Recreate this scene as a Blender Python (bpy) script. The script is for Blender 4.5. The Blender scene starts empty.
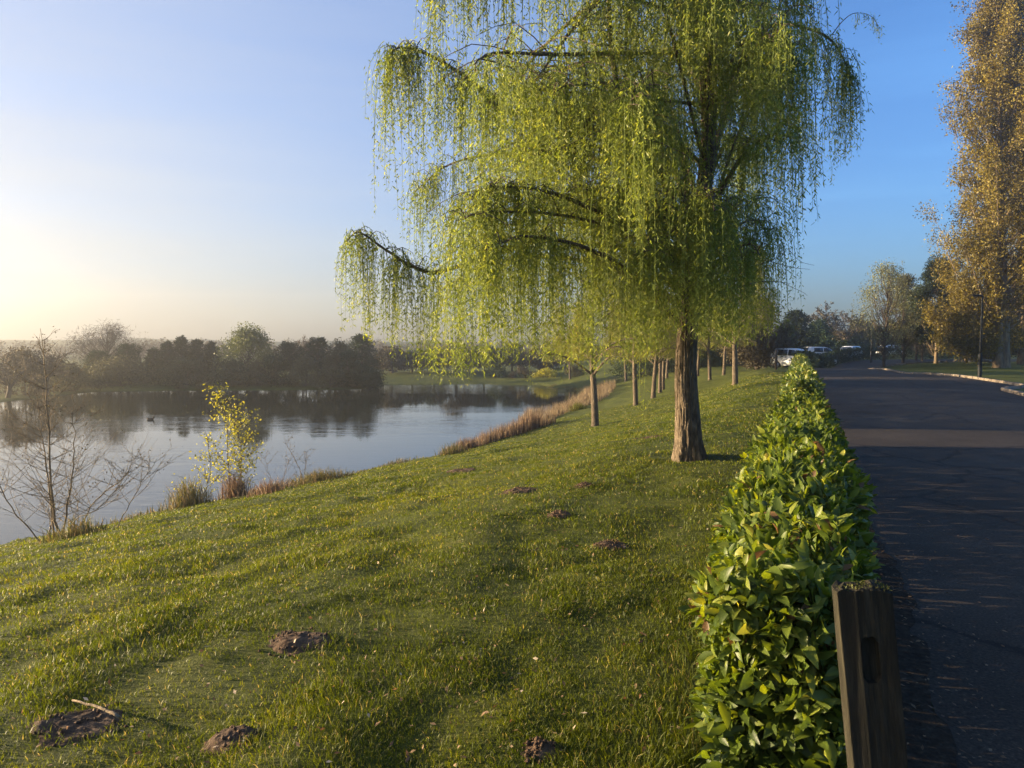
import bpy, bmesh, math, random
import numpy as np
from mathutils import Vector

rng = np.random.default_rng(11)
random.seed(11)
scene = bpy.context.scene
COL = scene.collection
PI = math.pi
EYE, F, HORIZON = 1.6, 720.0, 345.0      # eye height (m), focal length and horizon row of the photograph (px)
WATER_Z = -3.4

# ------------------------------------------------------------------ small maths
_tab = rng.random((256, 256))
def vnoise(x, y, s=0):
    x = np.asarray(x, float) + s * 17.3; y = np.asarray(y, float) + s * 9.7
    xi = np.floor(x).astype(int); yi = np.floor(y).astype(int)
    fx = x - xi; fy = y - yi
    fx = fx * fx * (3 - 2 * fx); fy = fy * fy * (3 - 2 * fy)
    g = lambda a, b: _tab[a & 255, b & 255]
    return (g(xi, yi) * (1 - fx) + g(xi + 1, yi) * fx) * (1 - fy) + (g(xi, yi + 1) * (1 - fx) + g(xi + 1, yi + 1) * fx) * fy
def fbm(x, y, s=0, o=3):
    r = 0; a = .5
    for k in range(o):
        r = r + a * vnoise(np.asarray(x) * 2 ** k, np.asarray(y) * 2 ** k, s + k); a *= .5
    return r / (1 - .5 ** o)
def sstep(a, b, x):
    t = np.clip((x - a) / (b - a), 0, 1); return t * t * (3 - 2 * t)
def unit(v):
    return v / np.maximum(np.linalg.norm(v, axis=-1, keepdims=True), 1e-9)

# ------------------------------------------------------------------ terrain
LAKE = np.array([(-110, -40), (-45, -14), (-25, 2), (-16.2, 12.5), (-12.6, 17.7), (-9.1, 23.2), (-6.45, 27), (-2.8, 32.7), (-.6, 37.9), (3.0, 50),
                 (6.6, 64), (7.2, 78), (3.5, 90), (-4, 92), (-12, 91), (-16.2, 90), (-15.2, 83.5), (-20, 80.5), (-28, 79.5), (-38, 79),
                 (-45, 77), (-44.5, 63), (-62, 54), (-95, 42), (-120, 10)], float)
def lake_sd(x, y):
    """signed distance to the shoreline: positive on land"""
    x = np.asarray(x, float); y = np.asarray(y, float)
    dmin = np.full(x.shape, 1e9); inside = np.zeros(x.shape, bool)
    n = len(LAKE)
    for i in range(n):
        ax, ay = LAKE[i]; bx, by = LAKE[(i + 1) % n]
        ex, ey = bx - ax, by - ay
        t = np.clip(((x - ax) * ex + (y - ay) * ey) / (ex * ex + ey * ey), 0, 1)
        dmin = np.minimum(dmin, np.hypot(x - ax - t * ex, y - ay - t * ey))
        c = ((ay > y) != (by > y))
        with np.errstate(divide='ignore', invalid='ignore'):
            xc = ex * (y - ay) / (ey if ey else 1e-9) + ax
        inside ^= c & (x < xc)
    return np.where(inside, -dmin, dmin)
MOUNDS = []      # molehills: (x, y, radius, height, elongation) filled below
def gz(x, y, lumps=True):
    x = np.asarray(x, float); y = np.asarray(y, float)
    sd = lake_sd(x, y)
    sd = sd + .5 * (vnoise(x * .9, y * .9, 4) - .5) + .25 * (vnoise(x * 2.3, y * 2.3, 5) - .5)
    full = 1.0 + 2.4 * sstep(-42, -25, x - .4 * y)
    t = np.clip(sd, 0, 60) / 15.5
    f = np.where(t < .75, t, 1 - .25 * np.exp(-(t - .75) * 4))
    z = WATER_Z + .10 * sstep(-.15, .2, sd) - .05 + (full - .05) * f
    z = np.where(sd < 0, WATER_Z - .05 - np.minimum(-sd * .35, 2.), z)
    u = x - .4 * y
    z = z * (1 - sstep(-5.5, -.6, u) * (sd > 0))          # level at the hedge and the road
    z = z - .6 * np.exp(-(((x - 27) / 7) ** 2 + ((y - 66) / 12) ** 2))          # the car park lies a little lower
    if lumps:
        m = sstep(-.3, -1.6, u) * sstep(160, 60, np.hypot(x, y)) * sstep(-.4, 1, sd) + .6 * sstep(9, 11, u)
        z = z + m * (.09 * (fbm(x * .55, y * .55, 1) - .5) + .05 * (vnoise(x * 1.9, y * 1.9, 2) - .5) + .035 * (vnoise(x * 4.7, y * 4.7, 3) - .5))
    return z
def g1(x, y): return float(gz(np.array([x]), np.array([y]))[0])
def pix(px, py, d):
    """world point at depth d (m) seen at pixel px, py"""
    return np.array([(px - 512) / F * d, d, EYE + (HORIZON - py) / F * d])
def foot(px, py, d0=2., d1=140.):
    """where the line of sight through a pixel meets the ground"""
    ds = np.linspace(d0, d1, 6000)
    x = (px - 512) / F * ds; z = EYE + (HORIZON - py) / F * ds
    k = np.argmax(gz(x, ds, False) > z)
    return np.array([x[k], ds[k], g1(x[k], ds[k])])

# ------------------------------------------------------------------ mesh collecting
class Geo:
    def __init__(s): s.v = []; s.q = []; s.t = []; s.c = []; s.n = 0
    def add(s, v, quads=None, tris=None, tint=.5):
        v = np.asarray(v, float).reshape(-1, 3)
        s.v.append(v); s.c.append(np.broadcast_to(np.asarray(tint, float), (len(v),)))
        if quads is not None and len(quads): s.q.append(np.asarray(quads, np.int64) + s.n)
        if tris is not None and len(tris): s.t.append(np.asarray(tris, np.int64) + s.n)
        s.n += len(v)
    def build(s, name, mat, parent=None, smooth=False):
        v = np.concatenate(s.v); c = np.concatenate(s.c)
        q = np.concatenate(s.q) if s.q else np.zeros((0, 4), np.int64)
        t = np.concatenate(s.t) if s.t else np.zeros((0, 3), np.int64)
        me = bpy.data.meshes.new(name)
        me.vertices.add(len(v)); me.vertices.foreach_set('co', v.astype(np.float32).ravel())
        me.loops.add(q.size + t.size)
        me.loops.foreach_set('vertex_index', np.concatenate([q.ravel(), t.ravel()]).astype(np.int32))
        me.polygons.add(len(q) + len(t))
        me.polygons.foreach_set('loop_start', np.concatenate([np.arange(len(q)) * 4, q.size + np.arange(len(t)) * 3]).astype(np.int32))
        if smooth: me.polygons.foreach_set('use_smooth', np.ones(len(q) + len(t), bool))
        a = me.attributes.new('tint', 'FLOAT', 'POINT'); a.data.foreach_set('value', c.astype(np.float32))
        me.update(calc_edges=True)
        me.materials.append(mat)
        o = bpy.data.objects.new(name, me); COL.objects.link(o)
        if parent is not None: o.parent = parent
        return o

def tube(g, pts, rad, n=6, tint=.5, cap=True, wob=0.):
    pts = np.asarray(pts, float); m = len(pts)
    rad = np.broadcast_to(np.asarray(rad, float), (m,))
    tan = unit(np.gradient(pts, axis=0))
    ref = np.array([1., 0, 0]) if abs(tan[0][0]) < .8 else np.array([0., 1, 0])
    a = unit(np.cross(tan, np.broadcast_to(ref, tan.shape))); b = np.cross(tan, a)
    th = np.arange(n) / n * 2 * PI
    r = rad[:, None] * np.ones(n)
    if wob: r = r * (1 + wob * (vnoise(np.arange(m)[:, None] * .35 + 3 * np.cos(th), 3 * np.sin(th) + np.arange(m)[:, None] * .2, 7) - .5) * 2)
    v = pts[:, None] + r[..., None] * (np.cos(th)[None, :, None] * a[:, None] + np.sin(th)[None, :, None] * b[:, None])
    i = np.arange(m - 1)[:, None] * n; j = np.arange(n)[None]; k = (j + 1) % n
    q = np.stack([i + j, i + k, i + n + k, i + n + j], -1).reshape(-1, 4)
    v = v.reshape(-1, 3); tr = None
    if cap:
        v = np.concatenate([v, pts[:1], pts[-1:]]); jj = np.arange(n); kk = (jj + 1) % n
        tr = np.concatenate([np.stack([np.full(n, m * n), kk, jj], -1), np.stack([np.full(n, m * n + 1), (m - 1) * n + jj, (m - 1) * n + kk], -1)])
    g.add(v, q, tr, tint)

def spline(pts, n):
    pts = np.asarray(pts, float); m = len(pts)
    if m < 3:
        return np.linspace(0, 1, n)[:, None] * (pts[-1] - pts[0]) + pts[0]
    P = np.concatenate([2 * pts[:1] - pts[1:2], pts, 2 * pts[-1:] - pts[-2:-1]])
    t = np.linspace(0, m - 1 - 1e-6, n); i = t.astype(int); f = (t - i)[:, None]
    p0, p1, p2, p3 = P[i], P[i + 1], P[i + 2], P[i + 3]
    return .5 * (2 * p1 + (p2 - p0) * f + (2 * p0 - 5 * p1 + 4 * p2 - p3) * f ** 2 + (3 * p1 - p0 - 3 * p2 + p3) * f ** 3)

def leaves(g, c, d, L, W, tint, nrm=None):
    """one rhombic leaf per row"""
    c = np.asarray(c, float); N = len(c); d = unit(np.asarray(d, float))
    if nrm is None: nrm = rng.normal(size=(N, 3))
    s = unit(np.cross(d, nrm)); up = np.cross(s, d)
    L = np.broadcast_to(L, (N,))[:, None]; W = np.broadcast_to(W, (N,))[:, None]
    v = np.stack([c, c + d * L * .42 + s * W * .5 + up * W * .12, c + d * L, c + d * L * .42 - s * W * .5 + up * W * .12], 1).reshape(-1, 3)
    g.add(v, np.arange(N * 4).reshape(-1, 4), None, np.repeat(np.broadcast_to(tint, (N,)), 4))

def broad_leaves(g, c, d, nrm, L, W, tint, droop):
    """folded, curved laurel leaves"""
    N = len(c); d = unit(d); s = unit(np.cross(d, nrm)); up = np.cross(s, d)
    L = L[:, None]; W = W[:, None]; droop = droop[:, None]
    rows = []
    for t, w in ((.2, .62), (.5, 1.), (.8, .58)):
        m = c + d * L * t - up * L * droop * t * t
        rows += [m + s * W * .5 * w + up * W * .16 * w, m, m - s * W * .5 * w + up * W * .16 * w]
    tip = c + d * L * .98 - up * L * droop * 1.05
    v = np.stack([c] + rows + [tip], 1).reshape(-1, 3)
    b = (np.arange(N) * 11)[:, None]
    T = np.array([(0, 1, 2), (0, 2, 3), (7, 10, 8), (8, 10, 9)]); Q = np.array([(1, 4, 5, 2), (2, 5, 6, 3), (4, 7, 8, 5), (5, 8, 9, 6)])
    g.add(v, (b[:, :, None] + Q[None]).reshape(-1, 4), (b[:, :, None] + T[None]).reshape(-1, 3), np.repeat(tint, 11))

def blades(g, c, h, w, lean, tint, az=None):
    """grass or reed blades: two-segment tapering strips"""
    N = len(c); az = rng.random(N) * 2 * PI if az is None else az
    la = rng.random(N) * 2 * PI
    s = np.stack([np.cos(az), np.sin(az), np.zeros(N)], 1) * (w * .5)[:, None]
    l = np.stack([np.cos(la), np.sin(la), np.zeros(N)], 1) * (lean * h)[:, None]
    z = np.zeros((N, 3)); z[:, 2] = h
    m = c + z * .55 + l * .35; t = c + z * (1 - .3 * lean[:, None] ** 2) + l
    v = np.stack([c - s, c + s, m + s * .75, m - s * .75, t], 1).reshape(-1, 3)
    b = (np.arange(N) * 5)[:, None]
    g.add(v, b + np.array([[0, 1, 2, 3]]), b + np.array([[3, 2, 4]]), np.repeat(tint, 5))

# ------------------------------------------------------------------ materials
def nt(name):
    m = bpy.data.materials.new(name); m.use_nodes = True
    n = m.node_tree; n.nodes.clear()
    out = n.nodes.new('ShaderNodeOutputMaterial')
    return m, n.nodes, n.links, out
def ramp(N, stops):
    r = N.new('ShaderNodeValToRGB'); e = r.color_ramp.elements
    while len(e) > 1: e.remove(e[-1])
    e[0].position = stops[0][0]; e[0].color = (*stops[0][1], 1)
    for p, c in stops[1:]:
        x = e.new(p); x.color = (*c, 1)
    return r
def leaf_mat(name, stops, trans=.35, rough=.5, spec=.3):
    m, N, L, out = nt(name)
    at = N.new('ShaderNodeAttribute'); at.attribute_name = 'tint'
    r = ramp(N, stops); L.new(at.outputs['Fac'], r.inputs[0])
    p = N.new('ShaderNodeBsdfPrincipled'); p.inputs['Roughness'].default_value = rough
    p.inputs['Specular IOR Level'].default_value = spec
    L.new(r.outputs[0], p.inputs['Base Color'])
    t = N.new('ShaderNodeBsdfTranslucent'); hs = N.new('ShaderNodeHueSaturation')
    hs.inputs['Hue'].default_value = .485; hs.inputs['Saturation'].default_value = 1.15; hs.inputs['Value'].default_value = 1.5
    L.new(r.outputs[0], hs.inputs['Color']); L.new(hs.outputs[0], t.inputs[0])
    mx = N.new('ShaderNodeMixShader'); mx.inputs[0].default_value = trans
    L.new(p.outputs[0], mx.inputs[1]); L.new(t.outputs[0], mx.inputs[2]); L.new(mx.outputs[0], out.inputs[0])
    return m
def noise_mat(name, stops, scale=(1, 1, 1), nscale=5, rough=.85, bump=.3, bdist=.02, detail=6, spec=.3, nrough=.6):
    m, N, L, out = nt(name)
    tc = N.new('ShaderNodeTexCoord'); mp = N.new('ShaderNodeMapping'); mp.inputs['Scale'].default_value = scale
    L.new(tc.outputs['Object'], mp.inputs[0])
    nz = N.new('ShaderNodeTexNoise'); nz.inputs['Scale'].default_value = nscale; nz.inputs['Detail'].default_value = detail
    nz.inputs['Roughness'].default_value = nrough
    L.new(mp.outputs[0], nz.inputs[0])
    r = ramp(N, stops); L.new(nz.outputs[0], r.inputs[0])
    p = N.new('ShaderNodeBsdfPrincipled'); p.inputs['Roughness'].default_value = rough; p.inputs['Specular IOR Level'].default_value = spec
    L.new(r.outputs[0], p.inputs['Base Color'])
    b = N.new('ShaderNodeBump'); b.inputs['Strength'].default_value = bump; b.inputs['Distance'].default_value = bdist
    L.new(nz.outputs[0], b.inputs['Height']); L.new(b.outputs[0], p.inputs['Normal']); L.new(p.outputs[0], out.inputs[0])
    return m
def plain(name, col, rough=.5, metal=0., spec=.5):
    m, N, L, out = nt(name)
    p = N.new('ShaderNodeBsdfPrincipled'); p.inputs['Base Color'].default_value = (*col, 1)
    p.inputs['Roughness'].default_value = rough; p.inputs['Metallic'].default_value = metal; p.inputs['Specular IOR Level'].default_value = spec
    nz = N.new('ShaderNodeTexNoise'); nz.inputs['Scale'].default_value = 9; nz.inputs['Detail'].default_value = 5
    mr = N.new('ShaderNodeMapRange'); mr.inputs['To Min'].default_value = max(rough - .08, 0); mr.inputs['To Max'].default_value = min(rough + .12, 1)
    L.new(nz.outputs[0], mr.inputs[0]); L.new(mr.outputs[0], p.inputs['Roughness']); L.new(p.outputs[0], out.inputs[0])
    return m

M = {}
M['willow'] = leaf_mat('willow_leaf', [(0, (.10, .14, .032)), (.5, (.19, .235, .048)), (1, (.31, .32, .07))], .5)
M['willow_far'] = leaf_mat('willow_leaf_far', [(0, (.10, .12, .025)), (.5, (.19, .20, .035)), (1, (.28, .26, .05))], .45)
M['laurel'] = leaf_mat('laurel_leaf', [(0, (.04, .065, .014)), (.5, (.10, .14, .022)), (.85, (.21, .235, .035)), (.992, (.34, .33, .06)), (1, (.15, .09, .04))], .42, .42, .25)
M['laurel_far'] = leaf_mat('laurel_leaf_far', [(0, (.05, .085, .018)), (.5, (.11, .15, .026)), (1, (.28, .26, .05))], .3, .4, .4)
M['laurel_shaded'] = leaf_mat('laurel_leaf_shaded', [(0, (.018, .032, .012)), (1, (.05, .07, .02))], .2, .5, .3)  # laurel leaf with the shade on the bend hedge put into its colour
M['poplar'] = leaf_mat('poplar_leaf', [(0, (.055, .047, .011)), (.5, (.14, .110, .015)), (1, (.25, .20, .027))], .32)
M['yellow'] = leaf_mat('young_yellow_leaf', [(0, (.22, .23, .03)), (1, (.38, .36, .06))], .45)
M['pine'] = leaf_mat('pine_needles', [(0, (.010, .016, .008)), (1, (.03, .04, .014))], .1, .7, .1)
M['conifer'] = leaf_mat('dark_conifer', [(0, (.015, .028, .012)), (1, (.045, .07, .028))], .12, .7, .1)
M['broad'] = leaf_mat('broad_leaf', [(0, (.05, .065, .02)), (1, (.12, .14, .035))], .3)
M['pale'] = leaf_mat('pale_spring_leaf', [(0, (.10, .11, .05)), (1, (.20, .20, .085))], .35)
M['brown'] = leaf_mat('budding_brown', [(0, (.045, .035, .02)), (1, (.10, .085, .04))], .2, .7)
M['olive'] = leaf_mat('olive_scrub', [(0, (.05, .05, .022)), (1, (.12, .115, .045))], .25, .7)
M['twig'] = leaf_mat('bare_twigs', [(0, (.07, .05, .035)), (1, (.17, .13, .09))], 0., .8, .2)
M['bark'] = noise_mat('willow_bark', [(.3, (.04, .03, .02)), (.5, (.12, .09, .06)), (.75, (.22, .17, .115))], (1, 1, .3), 22, .9, 1., .06, 8)
M['bark_pale'] = noise_mat('pale_bark', [(.3, (.07, .05, .03)), (.7, (.27, .20, .12))], (1, 1, .25), 7, .9, .8, .06)
M['bark_dark'] = noise_mat('dark_bark', [(.3, (.03, .022, .016)), (.7, (.11, .085, .06))], (1, 1, .2), 8, .9, .8, .05)
M['soil'] = noise_mat('loose_soil', [(.25, (.03, .018, .010)), (.5, (.085, .05, .028)), (.75, (.15, .095, .055))], (1, 1, 1), 14, .95, .9, .03, 9)
M['grass'] = leaf_mat('grass_blade', [(0, (.035, .05, .006)), (.45, (.088, .115, .012)), (.75, (.18, .18, .022)), (1, (.34, .28, .09))], .42, .5, .25)
M['bank'] = leaf_mat('bank_grass', [(0, (.05, .065, .015)), (.5, (.12, .11, .035)), (1, (.24, .18, .09))], .3, .7)
M['reed'] = leaf_mat('dry_reed', [(0, (.07, .045, .028)), (.6, (.17, .115, .07)), (1, (.34, .26, .16))], .3, .7)
M['tanreed'] = leaf_mat('tan_reed', [(0, (.13, .095, .05)), (1, (.32, .25, .15))], .3, .7)
M['dead'] = leaf_mat('dead_leaf', [(0, (.10, .06, .03)), (.7, (.28, .18, .09)), (1, (.5, .42, .30))], .2, .7)
M['post'] = noise_mat('weathered_timber', [(.25, (.009, .008, .005)), (.5, (.024, .021, .013)), (.75, (.055, .048, .031))], (1, 1, .09), 70, .9, .9, .010, 9, .2, .7)
M['kerb'] = noise_mat('kerb_concrete', [(.3, (.11, .085, .06)), (.7, (.26, .21, .155))], (1, 1, 1), 3, .9, .3, .01)
M['white'] = plain('white_paint', (.80, .80, .79), .3)
M['silver'] = plain('silver_paint', (.55, .57, .6), .35, .3)
M['darkpaint'] = plain('dark_blue_paint', (.03, .04, .06), .3)
M['glass'] = plain('dark_glass', (.02, .025, .03), .08)
M['rubber'] = plain('tyre_rubber', (.02, .02, .02), .8)
M['rim'] = plain('wheel_rim', (.4, .4, .42), .35, .8)
M['lens'] = plain('lamp_lens', (.7, .72, .72), .15)
M['redlens'] = plain('red_lens', (.35, .02, .02), .2)
M['blackmetal'] = plain('black_metal', (.010, .011, .011), .6, 0, .2)
M['sign'] = plain('white_board', (.75, .75, .72), .5)

# lawn
def lawn_mat():
    m, N, L, out = nt('lawn')
    tc = N.new('ShaderNodeTexCoord')
    def nz(sc, det=5, rough=.6, mapping=None):
        n = N.new('ShaderNodeTexNoise'); n.inputs['Scale'].default_value = sc; n.inputs['Detail'].default_value = det; n.inputs['Roughness'].default_value = rough
        if mapping:
            mp = N.new('ShaderNodeMapping'); mp.inputs['Scale'].default_value = mapping; L.new(tc.outputs['Object'], mp.inputs[0]); L.new(mp.outputs[0], n.inputs[0])
        else: L.new(tc.outputs['Object'], n.inputs[0])
        return n
    a = nz(.6, 6, .65); b = nz(7, 8, .75); c = nz(2.2, 7, .7)
    r1 = ramp(N, [(.32, (.035, .05, .007)), (.5, (.075, .09, .010)), (.64, (.12, .12, .016)), (.78, (.16, .13, .035))])
    r2 = ramp(N, [(.3, (.02, .028, .006)), (.5, (.075, .09, .011)), (.68, (.16, .155, .022))])
    L.new(a.outputs[0], r1.inputs[0]); L.new(b.outputs[0], r2.inputs[0])
    mx = N.new('ShaderNodeMix'); mx.data_type = 'RGBA'; mx.inputs[0].default_value = .55
    L.new(r1.outputs[0], mx.inputs[6]); L.new(r2.outputs[0], mx.inputs[7])
    r3 = ramp(N, [(.66, (0, 0, 0)), (.74, (1, 1, 1))]); L.new(c.outputs[0], r3.inputs[0])
    soil = N.new('ShaderNodeMix'); soil.data_type = 'RGBA'; soil.inputs[7].default_value = (.075, .05, .028, 1)
    L.new(r3.outputs[0], soil.inputs[0]); L.new(mx.outputs[2], soil.inputs[6])
    p = N.new('ShaderNodeBsdfPrincipled'); p.inputs['Roughness'].default_value = .8; p.inputs['Specular IOR Level'].default_value = .15
    L.new(soil.outputs[2], p.inputs['Base Color'])
    add = N.new('ShaderNodeMath'); add.operation = 'ADD'; L.new(b.outputs[0], add.inputs[0])
    d = nz(28, 6, .7); L.new(d.outputs[0], add.inputs[1])
    bp = N.new('ShaderNodeBump'); bp.inputs['Strength'].default_value = .8; bp.inputs['Distance'].default_value = .06
    L.new(add.outputs[0], bp.inputs['Height']); L.new(bp.outputs[0], p.inputs['Normal']); L.new(p.outputs[0], out.inputs[0])
    return m
def asphalt_mat():
    m, N, L, out = nt('asphalt')
    tc = N.new('ShaderNodeTexCoord')
    def nz(sc, det, mapping=(1, 1, 1)):
        n = N.new('ShaderNodeTexNoise'); n.inputs['Scale'].default_value = sc; n.inputs['Detail'].default_value = det; n.inputs['Roughness'].default_value = .65
        mp = N.new('ShaderNodeMapping'); mp.inputs['Scale'].default_value = mapping; L.new(tc.outputs['Object'], mp.inputs[0]); L.new(mp.outputs[0], n.inputs[0])
        return n
    a = nz(.5, 8); b = nz(70, 4); c = nz(2.5, 6)
    r1 = ramp(N, [(.3, (.042, .032, .022)), (.55, (.066, .051, .037)), (.75, (.095, .075, .055))]); L.new(a.outputs[0], r1.inputs[0])
    r2 = ramp(N, [(.35, (.45, .45, .45)), (.6, (1, 1, 1)), (.75, (2.2, 2.1, 2.0))]); L.new(b.outputs[0], r2.inputs[0])
    mu = N.new('ShaderNodeMix'); mu.data_type = 'RGBA'; mu.blend_type = 'MULTIPLY'; mu.inputs[0].default_value = 1
    L.new(r1.outputs[0], mu.inputs[6]); L.new(r2.outputs[0], mu.inputs[7])
    p = N.new('ShaderNodeBsdfPrincipled'); p.inputs['Specular IOR Level'].default_value = .15
    # hairline cracks and old patches in the surface
    dn = nz(1.3, 4); dm = N.new('ShaderNodeMix'); dm.data_type = 'VECTOR'; dm.inputs[0].default_value = .35; L.new(tc.outputs['Object'], dm.inputs[4]); L.new(dn.outputs[1], dm.inputs[5])
    vo = N.new('ShaderNodeTexVoronoi'); vo.feature = 'DISTANCE_TO_EDGE'; vo.inputs['Scale'].default_value = .55; L.new(dm.outputs[1], vo.inputs['Vector'])
    rc = ramp(N, [(0, (.45, .45, .45)), (.008, (.6, .6, .6)), (.016, (1, 1, 1))]); L.new(vo.outputs[0], rc.inputs[0])
    vp = N.new('ShaderNodeTexVoronoi'); vp.inputs['Scale'].default_value = .16; vp.distance = 'CHEBYCHEV'; L.new(tc.outputs['Object'], vp.inputs['Vector'])
    sc_ = N.new('ShaderNodeSeparateColor'); L.new(vp.outputs['Color'], sc_.inputs[0]); rp = ramp(N, [(.7, (1, 1, 1)), (.72, (.78, .78, .8))]); L.new(sc_.outputs[0], rp.inputs[0])
    m2 = N.new('ShaderNodeMix'); m2.data_type = 'RGBA'; m2.blend_type = 'MULTIPLY'; m2.inputs[0].default_value = 1; L.new(mu.outputs[2], m2.inputs[6]); L.new(rc.outputs[0], m2.inputs[7])
    m3 = N.new('ShaderNodeMix'); m3.data_type = 'RGBA'; m3.blend_type = 'MULTIPLY'; m3.inputs[0].default_value = 1; L.new(m2.outputs[2], m3.inputs[6]); L.new(rp.outputs[0], m3.inputs[7])
    L.new(m3.outputs[2], p.inputs['Base Color'])
    mr = N.new('ShaderNodeMapRange'); mr.inputs['To Min'].default_value = .7; mr.inputs['To Max'].default_value = .95; L.new(c.outputs[0], mr.inputs[0]); L.new(mr.outputs[0], p.inputs['Roughness'])
    bp = N.new('ShaderNodeBump'); bp.inputs['Strength'].default_value = .5; bp.inputs['Distance'].default_value = .008
    L.new(b.outputs[0], bp.inputs['Height']); L.new(bp.outputs[0], p.inputs['Normal']); L.new(p.outputs[0], out.inputs[0])
    return m
def water_mat():
    m, N, L, out = nt('lake_water')
    tc = N.new('ShaderNodeTexCoord')
    def nz(sc, det, mapping):
        n = N.new('ShaderNodeTexNoise'); n.inputs['Scale'].default_value = sc; n.inputs['Detail'].default_value = det; n.inputs['Roughness'].default_value = .55
        mp = N.new('ShaderNodeMapping'); mp.inputs['Scale'].default_value = mapping; L.new(tc.outputs['Object'], mp.inputs[0]); L.new(mp.outputs[0], n.inputs[0])
        return n
    a = nz(1.0, 3, (.45, 1.3, 1)); b = nz(4., 2, (.5, 1.2, 1)); k = nz(.06, 3, (.5, 1.4, 1))
    rk = ramp(N, [(.42, (.12, .12, .12)), (.6, (1, 1, 1))]); L.new(k.outputs[0], rk.inputs[0])
    mul = N.new('ShaderNodeMath'); mul.operation = 'MULTIPLY'; mul.inputs[1].default_value = .25; L.new(b.outputs[0], mul.inputs[0])
    add = N.new('ShaderNodeMath'); L.new(a.outputs[0], add.inputs[0]); L.new(mul.outputs[0], add.inputs[1])
    ms = N.new('ShaderNodeMath'); ms.operation = 'MULTIPLY'; ms.inputs[1].default_value = .15; L.new(rk.outputs[0], ms.inputs[0])
    bp = N.new('ShaderNodeBump'); bp.inputs['Distance'].default_value = .16; L.new(add.outputs[0], bp.inputs['Height']); L.new(ms.outputs[0], bp.inputs['Strength'])
    p = N.new('ShaderNodeBsdfPrincipled'); p.inputs['Base Color'].default_value = (.022, .024, .016, 1); p.inputs['Roughness'].default_value = .03
    p.inputs['IOR'].default_value = 1.5; p.inputs['Specular IOR Level'].default_value = .5
    L.new(bp.outputs[0], p.inputs['Normal']); L.new(p.outputs[0], out.inputs[0])
    return m

# ------------------------------------------------------------------ tagging
def tag(o, label=None, cat=None, group=None, kind=None):
    if label: o['label'] = label
    if cat: o['category'] = cat
    if group: o['group'] = group
    if kind: o['kind'] = kind
    return o
def thing(name, label, cat, loc=(0, 0, 0), group=None, rz=0.):
    o = bpy.data.objects.new(name, None); COL.objects.link(o)
    o.empty_display_size = .2
    o.location = [float(a) for a in loc]; o.rotation_euler = (0, 0, rz)
    return tag(o, label, cat, group)
def copy_tree(root, loc, rz=0., sc=1., label=None):
    r = root.copy(); COL.objects.link(r)
    r.location = [float(a) for a in loc]; r.rotation_euler = (0, 0, rz); r.scale = (sc, sc, sc)
    if label: r['label'] = label
    for ch in list(root.children):
        c = ch.copy(); COL.objects.link(c); c.parent = r
        for gch in list(ch.children):
            d = gch.copy(); COL.objects.link(d); d.parent = c
    return r

# ================================================================== SETTING
MOUND_PIX = [(292, 650, .30, .06, 'flat crumbly molehill in the open middle of the lower lawn'),
             (224, 747, .17, .10, 'rounded brown molehill at the bottom edge right of the stick'),
             (74, 733, .30, .05, 'spread out molehill with the pale stick lying on it'),
             (540, 765, .13, .06, 'small molehill cut by the bottom edge near the hedge foot'),
             (612, 545, .22, .10, 'dark clean molehill lying below the big willow trunk'),
             (560, 517, .20, .11, 'pointed molehill uphill from the dark clean one'),
             (585, 487, .20, .07, 'small molehill nearest to the big willow trunk'),
             (518, 493, .35, .06, 'low wide molehill on the mid slope left of the willow'),
             (462, 472, .42, .09, 'flat molehill closest to the brown reeds at the bank'),
             (655, 437, .45, .05, 'far faint molehill under the nearest row willow')]
for a in MOUND_PIX:
    p = foot(a[0], a[1]); MOUNDS.append((p[0], p[1], a[2] * .62, a[3] * .55))

def axis_grid(lo, hi, c, s0, grow, smax):
    a = [c]
    for sgn, lim in ((-1, lo), (1, hi)):
        s = s0; x = c; part = []
        while (x > lim) if sgn < 0 else (x < lim):
            x += sgn * s; part.append(x); s = min(s * grow, smax)
        a = (part[::-1] + a) if sgn < 0 else (a + part)
    return np.array(a)
gx = axis_grid(-420, 420, -2., .11, 1.013, 20.); gy = axis_grid(-60, 420, 4., .11, 1.013, 20.)
X, Y = np.meshgrid(gx, gy); Z = gz(X, Y)
G = Geo(); nx, ny = len(gx), len(gy)
i = np.arange(ny - 1)[:, None] * nx + np.arange(nx - 1)[None]
G.add(np.stack([X, Y, Z], -1), np.stack([i, i + 1, i + nx + 1, i + nx], -1).reshape(-1, 4))
lawn = tag(G.build('ground', lawn_mat(), smooth=True), kind='structure')

G = Geo()
G.add([(-260, -80, WATER_Z), (12, -80, WATER_Z), (12, 97, WATER_Z), (-260, 97, WATER_Z)], [(0, 1, 2, 3)])
water = tag(G.build('water', water_mat()), kind='structure')

# the road: left edge and right edge by depth y (x = u + 0.4 y)
LE = np.array([(-14, .62), (0, .62), (20, .62), (40, .62), (50, .7), (57, 1.4), (65, 2.6), (72, 4.3), (77, 7.0), (80, 12), (82, 20), (83, 34), (84, 60)])
REr = [(-14, 7.0), (0, 7.0), (15, 7.0), (22, 7.0), (25.2, 7.05), (26, 7.4), (26.6, 8.2), (27.4, 8.5), (30, 8.45), (33, 8.25), (36, 7.95), (38.4, 7.2), (39.3, 6.0), (41, 5.7), (50, 5.6),
       (57, 5.4), (60, 5.9), (63, 7.4), (66, 10.5), (68, 15), (69.5, 22), (70.5, 34), (71, 60)]
RE = np.array(REr)
def edge_xy(T, n):
    p = spline(np.c_[T[:, 1] + .4 * T[:, 0], T[:, 0], np.zeros(len(T))], n)
    return p
le = edge_xy(LE, 160); re_ = edge_xy(RE, 160)
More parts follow.
